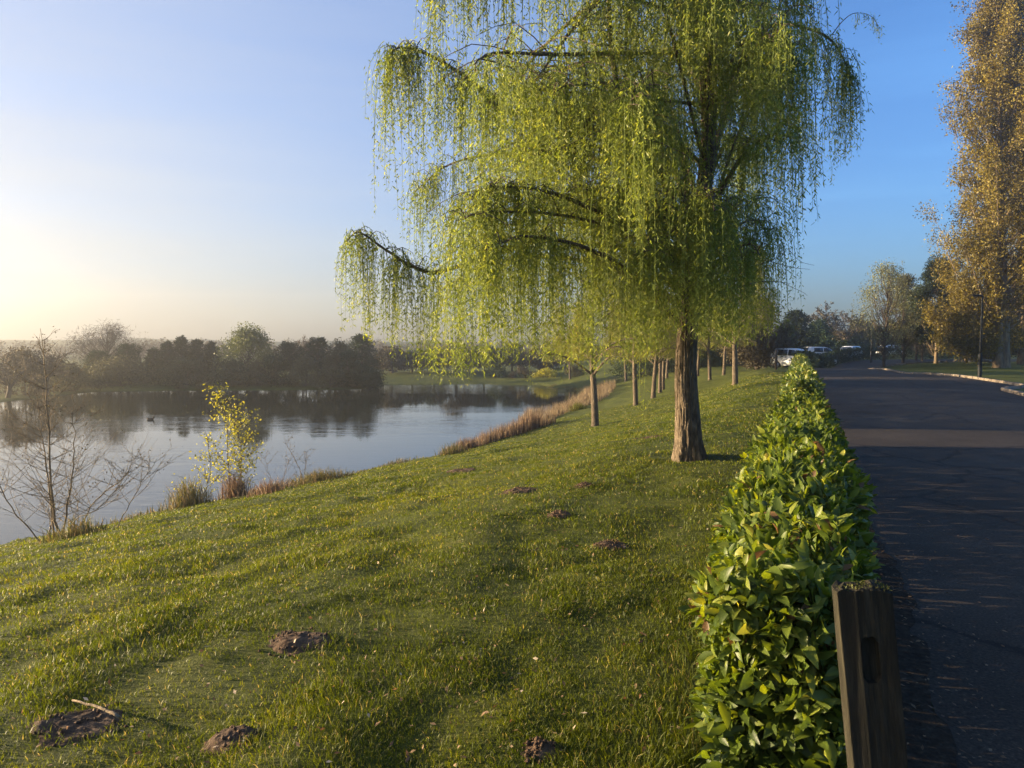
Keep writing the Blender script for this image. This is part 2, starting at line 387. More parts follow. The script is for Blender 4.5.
def arc(p):
    d = np.r_[0, np.cumsum(np.linalg.norm(np.diff(p, axis=0), axis=1))]; return d / d[-1]
tt = np.linspace(0, 1, 160)
# pair the edges so that rungs stay roughly square to the road
def pair(pl, pr):
    out = []
    for k in range(len(pl)):
        yy = pl[k, 1]
        out.append(pr[int(round(arc_map(yy)))])
    return np.array(out)
al, ar = arc(le), arc(re_)
L2 = np.stack([np.interp(tt, al, le[:, c]) for c in range(3)], 1)
R2 = np.stack([np.interp(tt, ar, re_[:, c]) for c in range(3)], 1)
G = Geo(); K = 9
rows = np.stack([L2 + (R2 - L2) * k / (K - 1) for k in range(K)], 1)
rows[..., 2] = gz(rows[..., 0], rows[..., 1], False) + .006
# camber of a few centimetres
rows[..., 2] += .03 * (1 - (np.linspace(-1, 1, K)[None]) ** 2)
i = np.arange(len(tt) - 1)[:, None] * K + np.arange(K - 1)[None]
G.add(rows.reshape(-1, 3), np.stack([i, i + 1, i + K + 1, i + K], -1).reshape(-1, 4))
tag(G.build('road', asphalt_mat(), smooth=True), kind='structure')
def kerb(pts, w=.13, h=.11, inward=0.):
    """stone kerb: chamfered box section cut into one metre stones"""
    G = Geo(); pts = np.asarray(pts)
    d = np.r_[0, np.cumsum(np.linalg.norm(np.diff(pts, axis=0), axis=1))]
    n = int(d[-1] / .92); s = np.linspace(0, d[-1], n + 1)
    q = np.stack([np.interp(s, d, pts[:, c]) for c in range(3)], 1)
    for a, b in zip(q[:-1], q[1:]):
        t = b - a; t /= np.linalg.norm(t); r = np.array([t[1], -t[0], 0]); j = random.uniform(-.012, .012)
        a2 = a + t * .006 + r * random.uniform(-.01, .01); b2 = b - t * .006 + r * random.uniform(-.01, .01); hh = h + j
        sec = [(0, -.1), (0, hh - .025), (.03, hh), (w, hh), (w, -.1)]
        va = [a2 + r * x + np.array([0, 0, z]) for x, z in sec]; vb = [b2 + r * x + np.array([0, 0, z]) for x, z in sec]
        G.add(va + vb, [(k, k + 5, k + 6, k + 1) for k in range(4)] + [(4, 3, 2, 1), (6, 7, 8, 9)], [(4, 1, 0), (6, 9, 5)])
    return G
kz = R2.copy(); kz[:, 2] = gz(R2[:, 0], R2[:, 1], False) + .0
tag(kerb(kz[::1]).build('kerb', M['kerb']), kind='structure')

# earth verge between hedge and road
G = Geo(); ys = np.r_[np.linspace(-6, 12, 420), np.linspace(12.1, 52, 260)]
edge = .68 + .14 * (fbm(ys * 1.3, ys * 0, 31) - .5) * 2 + .10 * (vnoise(ys * 7, ys * 0, 32) - .5)
v = []
for k, y in enumerate(ys):
    for u_, z_ in ((-.34 + .1 * math.sin(y * 3.1), .0045), (-.1, .03), (.35, .035), (edge[k], .0125)):
        v.append((u_ + .4 * y, y, z_ + .012 * (random.random() - .5) * (u_ < .4)))
i = np.arange(len(ys) - 1)[:, None] * 4 + np.arange(3)[None]
G.add(v, np.stack([i, i + 1, i + 5, i + 4], -1).reshape(-1, 4))
tag(G.build('soil_strip', noise_mat('dark_verge_soil', [(.3, (.018, .013, .009)), (.55, (.042, .031, .021)), (.75, (.085, .062, .04))], (1, 1, 1), 30, .95, 1., .03, 9, .1), smooth=True), kind='structure')

# distant rising ground beyond the lake
G = Geo(); n = 120; xs = np.linspace(-415, 300, n); prof = 9 * fbm(xs * .012, xs * 0, 21) + 3 * vnoise(xs * .06, xs * 0, 22)
rows = []
for k in range(n):
    rows += [(xs[k], 300, -3.5), (xs[k], 325, prof[k] * .4), (xs[k], 370, prof[k] * .55 + .5), (xs[k], 412, -3.5)]
i = np.arange(n - 1)[:, None] * 4 + np.arange(3)[None]
G.add(rows, np.stack([i, i + 4, i + 5, i + 1], -1).reshape(-1, 4))
tag(G.build('hills', noise_mat('far_fields', [(.35, (.05, .06, .03)), (.65, (.10, .11, .05))], (1, 1, 1), .02, .9, 0, .1)), kind='structure')

# ================================================================== LAWN DETAIL
def clear_of_mounds(x, y, k=.68):
    ok = np.ones(len(x), bool)
    for mx, my, r, h in MOUNDS: ok &= ((x - mx) / 1.15) ** 2 + (y - my) ** 2 > (r * k) ** 2
    return ok
def lawn_blades():
    N = 1000000
    th = rng.uniform(-62, 40, N) * PI / 180
    r = 1.3 * np.exp(rng.random(N) ** .9 * math.log(46 / 1.3))
    x = r * np.sin(th); y = r * np.cos(th); u = x - .4 * y
    dens = fbm(x * .8, y * .8, 40, 4); d2 = fbm(x * 3.1, y * 3.1, 46, 3)
    ok = (u < -.36) & (rng.random(N) < np.clip((dens - .2) * 3.2, .45, 1)) & (rng.random(N) < np.clip((d2 - .2) * 2.6, .35, 1)) & clear_of_mounds(x, y)
    x, y, r, dens, d2, u = [a[ok] for a in (x, y, r, dens, d2, u)]
    sd = lake_sd(x, y); ok = sd > .35
    x, y, r, dens, d2, u = [a[ok] for a in (x, y, r, dens, d2, u)]
    z = gz(x, y); n = len(x)
    tuft = sstep(.45, .75, vnoise(x * 2.6, y * 2.6, 41))
    h = (.012 + .022 * rng.random(n) + .03 * tuft * rng.random(n)) * (1 + .012 * r) + .05 * np.exp(-((u + .45) / .22) ** 2) * rng.random(n)
    w = (.0022 + .0021 * rng.random(n)) * np.maximum(1, r / 3.2)
    tint = np.clip(.12 + .5 * fbm(x * .7, y * .7, 44) + .35 * (rng.random(n) - .4) + .25 * (vnoise(x * 4, y * 4, 47) - .5), 0, .86)
    tint = np.where(rng.random(n) < .05, 1., tint)
    g = Geo(); blades(g, np.stack([x, y, z - .004], 1), h, w, .25 + .75 * rng.random(n), tint)
    return g
tag(lawn_blades().build('grass', M['grass']), label='short green park lawn sloping to the water', cat='grass', kind='stuff')

def litter():
    g = Geo(); N = 1500
    th = rng.uniform(-45, 20, N) * PI / 180; r = 2. * np.exp(rng.random(N) * math.log(16 / 2.))
    x = r * np.sin(th); y = r * np.cos(th); ok = x - .4 * y < -.3
    x, y, r = x[ok], y[ok], r[ok]; n = len(x)
    c = np.stack([x, y, gz(x, y) + .02 + .015 * rng.random(n)], 1)
    d = rng.normal(size=(n, 3)); d[:, 2] *= .35
    nn = rng.normal(size=(n, 3)) * .5 + [0, 0, 1]
    leaves(g, c, d, .015 + .024 * rng.random(n), .008 + .010 * rng.random(n), rng.random(n) ** 1.4, nn)
    # along the verge of the road and out over the asphalt
    n = 2000; y = 1.6 + 30 * rng.random(n) ** 1.7; u = .62 + np.abs(rng.normal(size=n)) * .35
    k = rng.random(n) < .2; u = np.where(k, .7 + 3.4 * rng.random(n), np.where(rng.random(n) < .5, .45 + .4 * rng.random(n), u))
    c = np.stack([u + .4 * y, y, .028 + .02 * rng.random(n)], 1); d = rng.normal(size=(n, 3)); d[:, 2] *= .12
    nn = rng.normal(size=(n, 3)) * .25 + [0, 0, 1]
    leaves(g, c, d, .012 + .026 * rng.random(n), .005 + .011 * rng.random(n), .5 * rng.random(n), nn)
    return g
tag(litter().build('fallen_leaves', M['dead']), label='dead leaves and bits scattered on the lawn and the road edge', cat='leaf litter', kind='stuff')

for (px, py, _, _, lab), (mx, my, r, h) in zip(MOUND_PIX, MOUNDS):
    g = Geo(); n = 46; a = np.linspace(-1.3, 1.3, n); A, B = np.meshgrid(a, a)
    wx = mx + A * r * 1.15; wy = my + B * r
    rad = np.hypot(A, B) + .35 * (fbm(wx * 5, wy * 5, 60) - .5) * 2
    prof = np.clip(1 - rad ** 2 * .9, -.2, 1)
    zz = gz(wx, wy) + h * prof * (.75 + .9 * (fbm(wx * 9, wy * 9, 61, 4) - .35)) + .03 * (fbm(wx * 22, wy * 22, 62, 3) - .5) * (prof > -.1) - .006
    i = np.arange(n - 1)[:, None] * n + np.arange(n - 1)[None]
    g.add(np.stack([wx - mx, wy - my, zz - g1(mx, my)], -1), np.stack([i, i + 1, i + n + 1, i + n], -1).reshape(-1, 4))
    for q in range(45):    # loose clods
        ca, cr = random.random() * 2 * PI, r * 1.15 * random.random() ** .6
        cx, cy, cs = cr * math.cos(ca), cr * math.sin(ca), random.uniform(.004, .014)
        t_ = max(0, 1 - (cr / r) ** 2 * .9)
        o8 = np.array([(1, 0, 0), (-1, 0, 0), (0, 1, 0), (0, -1, 0), (0, 0, 1), (0, 0, -1)]) * cs * rng.uniform(.6, 1.3, (6, 1))
        g.add(o8 + [cx, cy, h * t_ * .85 + cs * .3 + g1(mx + cx, my + cy) - g1(mx, my)], None, [(0, 2, 4), (2, 1, 4), (1, 3, 4), (3, 0, 4), (2, 0, 5), (1, 2, 5), (3, 1, 5), (0, 3, 5)])
    o = g.build('molehill', M['soil'], smooth=True); o.location = (mx, my, g1(mx, my))
    tag(o, lab, 'molehill', 'molehills dotted over the lawn')
p0, p1 = foot(62, 719), foot(108, 736)
g = Geo(); s = spline([p0 + [0, 0, .05], (p0 + p1) / 2 + [.01, 0, .062], p1 + [0, 0, .05]], 9)
tube(g, s + rng.normal(size=s.shape) * .002, np.linspace(.005, .008, 9), 6)
tag(g.build('stick', M['bark_pale']), 'thin pale stick lying across the crumbled molehill on the grass', 'stick')

# ================================================================== HEDGES
AX = np.array([.4, 1, 0]) / math.hypot(.4, 1); RT = np.array([1, -.4, 0]) / math.hypot(.4, 1)
def hedge(y0, y1, dens, size, hgt, label, mat, qw=None, path=None, q0=-.02, spread=.07):
    """laurel hedge: woody stems and a shell of folded leaves, thick into the interior"""
    if path is None:
        path = np.array([[.4 * y + np.interp(y, [2.5, 6, 11, 30], [-.045, .03, .05, .03]), y, 0] for y in np.linspace(y0, y1, 60)])
    d = np.r_[0, np.cumsum(np.linalg.norm(np.diff(path, axis=0), axis=1))]; Ltot = d[-1]
    root = thing('hedge', label, 'hedge', (path[0][0], path[0][1], g1(path[0][0], path[0][1])), 'laurel hedges along the road')
    off = np.array(root.location)
    s = []
    for a in np.arange(0, Ltot, .5):
        k = int(dens(a) * min(.5, Ltot - a)); s.append(a + rng.random(k) * min(.5, Ltot - a))
    s = np.concatenate(s); ne = int(dens(0) * .55); s = np.concatenate([s, np.abs(rng.normal(size=ne)) * .05, Ltot - np.abs(rng.normal(size=ne)) * .05])
    N = len(s); isend = np.zeros(N, bool); isend[-2 * ne:] = True
    s = np.clip(s, 0, Ltot)
    cx, cy, cz = [np.interp(s, d, path[:, c]) for c in range(3)]
    tx, ty = [np.interp(s, d, np.gradient(path[:, c], d)) for c in range(2)]
    T = unit(np.stack([tx, ty, np.zeros(N)], 1)); R = np.stack([T[:, 1], -T[:, 0], np.zeros(N)], 1)
    H = hgt + .05 * (fbm(s * .9, s * 0 + 3, 70) - .5) * 2 + .05 * (vnoise(s * 4, s * 0, 71) - .5)
    Wd = (np.interp(s, [0, 1, 4.2, 9.5, 30], [.22, .25, .33, .28, .28]) if qw is None else qw) + .06 * (fbm(s * 1.1, s * 0 + 8, 72) - .5) * 2
    per = rng.random(N) * (2 * H * .9 + 2 * Wd)
    q = np.zeros(N); z = np.zeros(N); out = np.zeros((N, 3))
    side_l = per < H * .9; side_r = (per >= H * .9) & (per < 1.8 * H); top = per >= 1.8 * H
    q = np.where(side_l, -Wd, np.where(side_r, Wd, (per - 1.8 * H) - Wd))
    z = np.where(side_l, .06 * H + per, np.where(side_r, .06 * H + per - .9 * H, H))
    out = np.where(side_l[:, None], -R, np.where(side_r[:, None], R, np.array([0, 0, 1.])[None]))
    # rounded shoulders
    e = np.clip((np.abs(q) - (Wd - .16)) / .16, 0, 1) * np.clip((z - (H - .16)) / .16, 0, 1)
    q = q * (1 - .13 * e); z = z - .06 * e
    # flare of the lower flank, lumps
    z = np.maximum(z, .06)
    qi = isend & (rng.random(N) < 1); q = np.where(qi, (rng.random(N) * 2 - 1) * Wd * .95, q); z = np.where(qi, .08 + (H - .1) * rng.random(N), z)
    out = np.where(qi[:, None], np.where((s < Ltot / 2)[:, None], -T, T), out)
    lump = spread * (vnoise(s * 3.2 + q * 2, z * 3.2 + q * 3, 73) - .5) * 2
    dep = np.where(rng.random(N) < .25, .3 * rng.random(N), np.minimum(rng.exponential(.055, N), .28)) - lump - .02
    P = np.stack([cx, cy, gz(cx, cy, False)], 1) + R * q[:, None] + np.array([0, 0, 1.]) * z[:, None] - out * dep[:, None]
    P[:, 2] = np.maximum(P[:, 2], gz(P[:, 0], P[:, 1], False) + .03)
    dr = out * .6 + np.array([0, 0, .35]) + rng.normal(size=(N, 3)) * .7
    nm = out * .4 + np.array([0, 0, .6]) + rng.normal(size=(N, 3)) * .65
    sz = size(s) * (.5 + .75 * rng.random(N) ** 1.2)
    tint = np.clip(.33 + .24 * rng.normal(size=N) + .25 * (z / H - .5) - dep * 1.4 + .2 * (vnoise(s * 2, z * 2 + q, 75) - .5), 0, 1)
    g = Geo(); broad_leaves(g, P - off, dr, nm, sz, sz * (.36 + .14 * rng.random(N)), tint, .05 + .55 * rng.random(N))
    g.build('foliage', mat, root, smooth=True)
    g = Geo(); a = .1
    while a < Ltot:
        for _ in range(2):
            k = min(a + random.uniform(-.1, .1), Ltot - .02); k = max(k, .04)
            b = np.array([np.interp(k, d, path[:, 0]), np.interp(k, d, path[:, 1]), 0.])
            b[2] = g1(b[0], b[1]) - .03; b += RT * random.uniform(-.16, .16)
            tip = b + np.array([random.uniform(-.14, .14), random.uniform(-.14, .14), hgt * random.uniform(.7, .95)])
            mid = (b + tip) / 2 + rng.normal(size=3) * .05
            pts = spline([b, mid, tip], 7); tube(g, pts - off, np.linspace(.014, .004, 7), 5)
            for _ in range(3):
                f = pts[random.randint(2, 5)]; e2 = f + np.clip(rng.normal(size=3), -1.2, 1.2) * np.array([.10, .10, .05]) + [0, 0, .08]
                tube(g, np.array([f, (f + e2) / 2 + [0, 0, .02], e2]) - off, [.006, .004, .002], 4)
        a += .22 if Ltot < 12 else .6
    g.build('stems', M['bark_dark'], root)
    return root
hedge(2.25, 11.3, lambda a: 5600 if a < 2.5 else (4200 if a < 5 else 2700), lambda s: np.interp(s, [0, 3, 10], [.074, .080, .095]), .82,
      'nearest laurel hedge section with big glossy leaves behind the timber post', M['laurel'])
hedge(13.8, 33.2, lambda a: 1150, lambda s: .115 + 0 * s, .90, 'bright yellow green laurel hedge section just past the first gap', M['laurel_far'])
hedge(36.2, 46.6, lambda a: 700, lambda s: .15 + 0 * s, .90, 'short laurel hedge section between the second and third gaps', M['laurel_far'])
hedge(49.8, 52.4, lambda a: 600, lambda s: .16 + 0 * s, .90, 'farthest straight laurel hedge section before the road bends', M['laurel_far'])
pth = edge_xy(np.array([(53, .4), (57, 1.0), (65, 2.2), (72, 3.9), (77, 6.5), (80.5, 11.5), (82.6, 20)]) + [0, -.35], 80)
hedge(0, 0, lambda a: 430, lambda s: .2 + 0 * s, 1.15, 'long shaded hedge curving round the bend of the road', M['laurel_shaded'], .5, path=pth)

# ================================================================== TIMBER POST
def timber_post():
    root_p = pix(878, 768, 1.6); zc = 0.
    bm = bmesh.new()
    W, D, H = .126, .052, 1.10
    xs_ = [0, .02, .34, .42, .58, .66, .98, 1]; zs_ = [0, .2, .45, .66, .795, .808, .882, .895, .94, .975, .99, 1]
    def V(x, y, z): return bm.verts.new(((x - .5) * W, (y - .5) * D, z * H))
    fr = {(i, k): V(x, 0, z) for i, x in enumerate(xs_) for k, z in enumerate(zs_)}
    for i in range(len(xs_) - 1):
        for k in range(len(zs_) - 1):
            if 2 <= i <= 4 and 4 <= k <= 6:
                c = {(2, 4): ((2, 4), (3, 4), (2, 5)), (4, 4): ((4, 4), (5, 4), (5, 5)), (2, 6): ((2, 6), (3, 7), (2, 7)), (4, 6): ((5, 6), (5, 7), (4, 7))}.get((i, k))
                if c: bm.faces.new([fr[a] for a in c])
                continue
            bm.faces.new([fr[i, k], fr[i + 1, k], fr[i + 1, k + 1], fr[i, k + 1]])
    ring = [(3, 4), (4, 4), (5, 5), (5, 6), (4, 7), (3, 7), (2, 6), (2, 5)]     # rounded slot
    inn = [bm.verts.new((fr[c].co.x * .85, -D / 2 + .02, fr[c].co.z)) for c in ring]
    for a in range(8):
        b = (a + 1) % 8; bm.faces.new([fr[ring[a]], inn[a], inn[b], fr[ring[b]]])
    bm.faces.new(inn)
    bk = {(i, k): V(x, 1, z) for i, x in enumerate(xs_) for k, z in enumerate(zs_)}
    n, m = len(xs_) - 1, len(zs_) - 1
    for i in range(n):
        for k in range(m): bm.faces.new([bk[i + 1, k], bk[i, k], bk[i, k + 1], bk[i + 1, k + 1]])
    mid = {}
    for k in range(m):
        bm.faces.new([bk[0, k], fr[0, k], fr[0, k + 1], bk[0, k + 1]]); bm.faces.new([fr[n, k], bk[n, k], bk[n, k + 1], fr[n, k + 1]])
    for i in range(n):
        bm.faces.new([fr[i, m], fr[i + 1, m], bk[i + 1, m], bk[i, m]]); bm.faces.new([fr[i + 1, 0], fr[i, 0], bk[i, 0], bk[i + 1, 0]])
    bmesh.ops.recalc_face_normals(bm, faces=bm.faces)
    bmesh.ops.subdivide_edges(bm, edges=bm.edges, cuts=2, use_grid_fill=True)
    for v in bm.verts:
        x, y, z = v.co; f = z / H
        rr = 1 - .0 * f
        e = (abs(x) / (W / 2)) ** 8 * (abs(y) / (D / 2)) ** 8
        v.co.x *= 1 - .05 * e; v.co.y *= 1 - .05 * e
        nn = float(vnoise(x * 60, z * 5 + y * 40, 80)) - .5; v.co.x += .003 * nn * (abs(x) > W * .45); v.co.y += .0022 * (float(vnoise(x * 170, z * 3, 81)) - .5) * (y < 0)
        if f > .985: v.co.z += .018 * (float(vnoise(x * 55, y * 55, 82)) - .5) - .012 * (abs(x) / (W / 2)) ** 3 - .006 * (x / W)
    me = bpy.data.meshes.new('timber_post'); bm.to_mesh(me); bm.free(); me.materials.append(M['post'])
    o = bpy.data.objects.new('timber_post', me); COL.objects.link(o)
    lean = math.radians(-6.2)
    top = pix(879, 587, 1.6)
    o.rotation_euler = (0, lean, math.radians(-9))
    o.location = (top[0] - math.sin(lean) * H, 1.64, top[2] - H * math.cos(lean) - .022)
    return o
post = timber_post()
tag(post, 'weathered square timber post with a slot at the near end of the hedge', 'post')
g = Geo()    # moss and lichen crust on the end grain
n = 260; a = rng.uniform(-.5, .5, n) * .118; b = rng.uniform(-.5, .5, n) * .046
c = np.stack([a, b, 1.098 - .012 * (np.abs(a) / .0625) ** 3 + 0 * a], 1); dd = rng.normal(size=(n, 3)) * .6 + [0, 0, .5]
leaves(g, c, dd, .004 + .006 * rng.random(n), .003 + .003 * rng.random(n), rng.random(n) * .35)
g.build('moss', M['bank'], post)
post.location.z -= 0

# ================================================================== WILLOWS
def strands(gl, gs, org, outd, ln, leafL, leafW, step, tint0):
    """hanging shoots with narrow leaves"""
    C, D, Lw, Tn = [], [], [], []
    for o, od, L_ in zip(org, outd, ln):
        k = max(3, int(L_ / .22)); s = np.linspace(0, L_, k)
        ph, am = random.random() * 6, random.uniform(.01, .05)
        bow = .05 + .14 * random.random()
        sx = np.stack([od[0] * bow * (1 - np.exp(-s / .3)) + am * np.sin(s * 1.7 + ph), od[1] * bow * (1 - np.exp(-s / .3)) + am * np.cos(s * 1.5 + ph * 2),
                       -s + .10 * (1 - np.exp(-s / .2))], 1)
        p = o + sx
        tube(gs, p, np.linspace(.0042, .0018, k), 3, cap=False)
        m = max(3, int(L_ / step)); t = (np.arange(m) + rng.random(m)) / m * L_
        q = np.stack([np.interp(t, s, p[:, c]) for c in range(3)], 1) + rng.normal(size=(m, 3)) * .03
        az = np.arange(m) * 2.4 + rng.random(m) * 1.5; side = .45 + .75 * rng.random(m)
        d = np.stack([np.cos(az) * side, np.sin(az) * side, -1 + .5 * rng.random(m)], 1)
        C.append(q); D.append(d); Tn.append(np.full(m, random.gauss(tint0, .16)) + rng.normal(size=m) * .16)
    C = np.concatenate(C); D = np.concatenate(D); T_ = np.clip(np.concatenate(Tn), 0, 1); n = len(C)
    leaves(gl, C, D, leafL * (.5 + .9 * rng.random(n)), leafW * (.7 + .6 * rng.random(n)), T_)

def side_twigs(gb, path, f0, count, reach, r0, per=4):
    """arched side shoots off a limb; returns (origins, outward directions)"""
    O, U = [], []
    m = len(path)
    for _ in range(count):
        f = f0 + (1 - f0) * random.random() ** .8; p = path[int(f * (m - 1))]
        az = random.random() * 2 * PI; L_ = reach * random.uniform(.25, 1.) * (1.25 - .85 * f)
        d = np.array([math.cos(az), math.sin(az), 0]); up = random.uniform(-.15, .45)
        q = np.array([p, p + d * L_ * .5 + [0, 0, up * L_], p + d * L_ + [0, 0, (up - .25) * L_]])
        tube(gb, spline(q, 5), np.linspace(r0, .003, 5), 4, cap=False)
        sp = spline(q, 12)
        for k in random.sample(range(2, 12), per):
            O.append(sp[k] + rng.normal(size=3) * .03); U.append(d + rng.normal(size=3) * [.5, .5, 0])
    return O, U

WB = pix(690, 459, 10.2); WB[2] = g1(WB[0], WB[1])
def big_willow():
    root = thing('weeping_willow', 'big weeping willow with a furrowed trunk and long yellow green curtains beside the hedge', 'tree', WB, 'willows planted along the lawn')
    D0 = 10.2
    def W(pts): return np.array([pix(a[0], a[1], D0 + (a[2] if len(a) > 2 else 0)) for a in pts]) - WB
    gb = Geo(); gl = Geo(); gs = Geo()
    # trunk with flared, ribbed foot
    tp = W([(690, 470), (690, 455), (689, 440), (688, 410), (686, 370), (687, 330), (693, 280), (700, 210), (706, 130), (703, 50), (697, -60), (690, -170)])
    rr = np.array([.29, .24, .20, .168, .15, .143, .13, .115, .10, .08, .055, .02])
    n = 220; P = spline(tp, n); R = np.interp(np.linspace(0, 1, n), np.linspace(0, 1, len(rr)), rr)
    NT = 120; tan = np.linspace(0, 2 * PI, NT, endpoint=False)
    ribs = lambda zz, th: 1 + .10 * np.exp(-zz / .35) * np.cos(th * 5 + 1.2) + .05 * (vnoise(th * 3.5, zz * 1.1, 90) - .5) * 2 + .035 * (vnoise(th * 9, zz * 2.2, 91) - .5) * 2 - .10 * np.exp(-((vnoise(th * 8 + .8 * vnoise(th * 3, zz * 2.6, 93), zz * 1.5, 92) - .5) / .07) ** 2) - .04 * np.exp(-((vnoise(th * 17, zz * 3.5, 94) - .5) / .09) ** 2)
    v = []
    for k in range(n):
        zz = max(P[k, 2], 0)
        thn = np.minimum(tan, 2 * PI - tan)
        rad = R[k] * ribs(zz, thn)
        v.append(np.stack([P[k, 0] + rad * np.cos(tan), P[k, 1] + rad * np.sin(tan), np.full(NT, P[k, 2])], 1))
    i = np.arange(n - 1)[:, None] * NT; j = np.arange(NT)[None]; kk = (j + 1) % NT
    gb.add(np.concatenate(v), np.stack([i + j, i + kk, i + NT + kk, i + NT + j], -1).reshape(-1, 4))
    # limbs: pixel x, pixel y, depth offset; then base radius, twig count, reach, start fraction
    limbs = [
        ([(687, 300), (650, 210, -.3), (600, 140, -.5), (548, 116, -.6), (505, 118, -.7), (480, 95, -.7), (457, 78, -.8), (427, 62, -.8), (402, 57, -.8), (391, 66, -.8)], .075, 44, .45, .42),
        ([(687, 330), (620, 272, .2), (555, 240, .3), (505, 252, .3), (440, 272, .3), (412, 265, .3), (394, 253, .3), (374, 239, .3), (360, 232, .3), (350, 241, .3)], .06, 34, .42, .4),
        ([(697, 230), (722, 110, .3), (745, 50, .4), (770, 32, .5), (800, 35, .5), (822, 45, .5), (836, 62, .5), (842, 82, .5)], .05, 26, .3, .45),
        ([(690, 290), (665, 190, -.5), (625, 120, -.8), (612, 75, -.8), (605, 0, -.9), (600, -90, -1), (590, -170, -1)], .075, 46, .8, .3),
        ([(604, 0, -.9), (565, -25, -1), (520, -18, -1.2), (480, -38, -1.3), (450, -35, -1.4), (434, -15, -1.4)], .035, 30, .4, .2),
        ([(690, 270), (660, 160, -1.2), (645, 105, -2.1), (636, 92, -2.7), (622, 112, -3.0)], .05, 30, .5, .45),
        ([(700, 180), (730, 95, 1.5), (745, 55, 2.7), (752, 80, 3.4)], .05, 30, .8, .35),
        ([(692, 210), (640, 130, 1.5), (600, 100, 2.8), (570, 112, 3.3)], .05, 32, .8, .35),
        ([(695, 240), (735, 165, -.8), (765, 142, -1.3), (778, 152, -1.5)], .045, 15, .7, .3),
        ([(689, 305), (630, 235, -.8), (560, 196, -1.4), (500, 186, -1.8), (472, 200, -2)], .05, 40, .6, .3),
        ([(689, 310), (620, 270, .8), (540, 258, 1.6), (480, 268, 2), (440, 292, 2.1)], .05, 34, .6, .3),
        ([(692, 250), (600, 165, .8), (520, 155, 1.4), (452, 165, 1.6), (415, 188, 1.6)], .05, 38, .55, .35),
        ([(690, 320), (672, 262, -.8), (655, 240, -1.6), (645, 252, -2)], .04, 22, .6, .3),
        ([(693, 290), (725, 235, .5), (752, 220, .8), (768, 235, 1)], .04, 16, .7, .3),
        ([(693, 300), (718, 262, -.8), (742, 248, -1.4), (752, 262, -1.7)], .035, 13, .7, .3),
        ([(703, 60), (650, -30, -1), (600, -60, -1.8), (560, -50, -2)], .045, 28, .7, .3),
        ([(703, 50), (760, -25, -.6), (790, -38, -.9), (808, -15, -1)], .04, 24, .4, .3),
        ([(700, 10), (740, -70, 1.2), (790, -95, 2), (815, -80, 2.2)], .04, 24, .6, .3),
        ([(698, -40), (620, -120, 1), (540, -120, 1.8), (480, -70, 2)], .04, 26, .7, .3),
        ([(700, 120), (745, 60, -1), (775, 50, -1.8), (790, 70, -2)], .04, 26, .5, .35),
        ([(692, 255), (650, 200, 1.6), (620, 190, 2.6), (600, 205, 3)], .045, 30, .7, .3),
        ([(700, 200), (720, 150, 1.8), (735, 140, 2.8), (740, 160, 3.1)], .045, 28, .7, .3),
        ([(690, 315), (600, 255, -1.4), (530, 238, -2), (485, 252, -2.3)], .04, 30, .55, .35),
        ([(692, 300), (690, 230, 1.5), (700, 215, 2.5), (705, 235, 3)], .04, 24, .7, .3),
        ([(692, 280), (705, 215, -1.3), (712, 195, -2.1), (716, 215, -2.5)], .04, 28, .6, .3),
        ([(600, -60, -1), (560, -90, -1.6), (530, -60, -2)], .03, 18, .5, .2),
    ]
    bx = [330, 345, 360, 378, 395, 410, 440, 470, 500, 530, 560, 600, 640, 680, 700, 740, 768, 780, 792, 802, 820, 850, 862]
    by = [300, 322, 345, 352, 350, 372, 392, 388, 372, 366, 374, 384, 368, 340, 348, 352, 338, 300, 262, 205, 196, 160, 160]
    # the many lesser limbs that fill the crown all round the trunk
    for k in range(50):
        tx = random.uniform(455, 795); ty = random.uniform(-70, 262) if tx > 560 else random.uniform(60, 262); td = random.uniform(-3., 3.2)
        sx, sy, sd0 = (random.choice([(688, 300, 0), (695, 255, 0), (698, 215, 0)]) if ty > 110 else random.choice([(702, 170, 0), (706, 110, 0), (703, 50, 0), (610, 60, -.8), (606, 0, -.9)]))
        mx_, my_ = (sx + tx) / 2, min((sy + ty) / 2, ty) - 18
        limbs.append(([(sx, sy, sd0), (mx_, my_ + 14, (sd0 + td) / 2), (tx + (mx_ - tx) * .3, ty - 10, sd0 + (td - sd0) * .8), (tx, ty, td)],   .03, 17, 1.1, .2))
    for pts, r0, cnt, reach, f0 in limbs:
        path = spline(W(pts), 34)
        path += (np.cumsum(rng.normal(size=path.shape), axis=0) * .006) * np.linspace(0, 1, 34)[:, None]
        tube(gb, path, np.linspace(1, .12, 34) ** 1.2 * r0 * .8 + .004, 7, wob=.12)
        O, U = side_twigs(gb, path, f0, int(cnt * 1.05), reach * 1.2, .008)
        for f in np.linspace(max(.12, f0 - .15), 1, int(cnt * .8)):
            O.append(path[min(33, int(f * 33))] + rng.normal(size=3) * .02); a = random.random() * 6.28; U.append(np.array([math.cos(a), math.sin(a), 0]) * .6)
        O = np.array(O); U = np.array(U)
        wp = O + WB; px = 512 + wp[:, 0] / wp[:, 1] * F
        zb = EYE + (HORIZON - np.interp(px + rng.normal(size=len(px)) * 5, bx, by)) / F * wp[:, 1]
        maxl = np.where(rng.random(len(px)) < .25, 2.1, 1.1) * (.3 + .8 * rng.random(len(px)))
        ln = np.minimum(maxl, wp[:, 2] - zb - .25 * rng.random(len(px)))
        low = wp[:, 2] - zb < 1.9
        ln = np.where(low & (rng.random(len(px)) < .45), wp[:, 2] - zb - .5 * rng.random(len(px)) ** 2, ln)
        ok = ln > .25
        strands(gl, gs, O[ok], U[ok], ln[ok], .064, .0142, .030, .5)
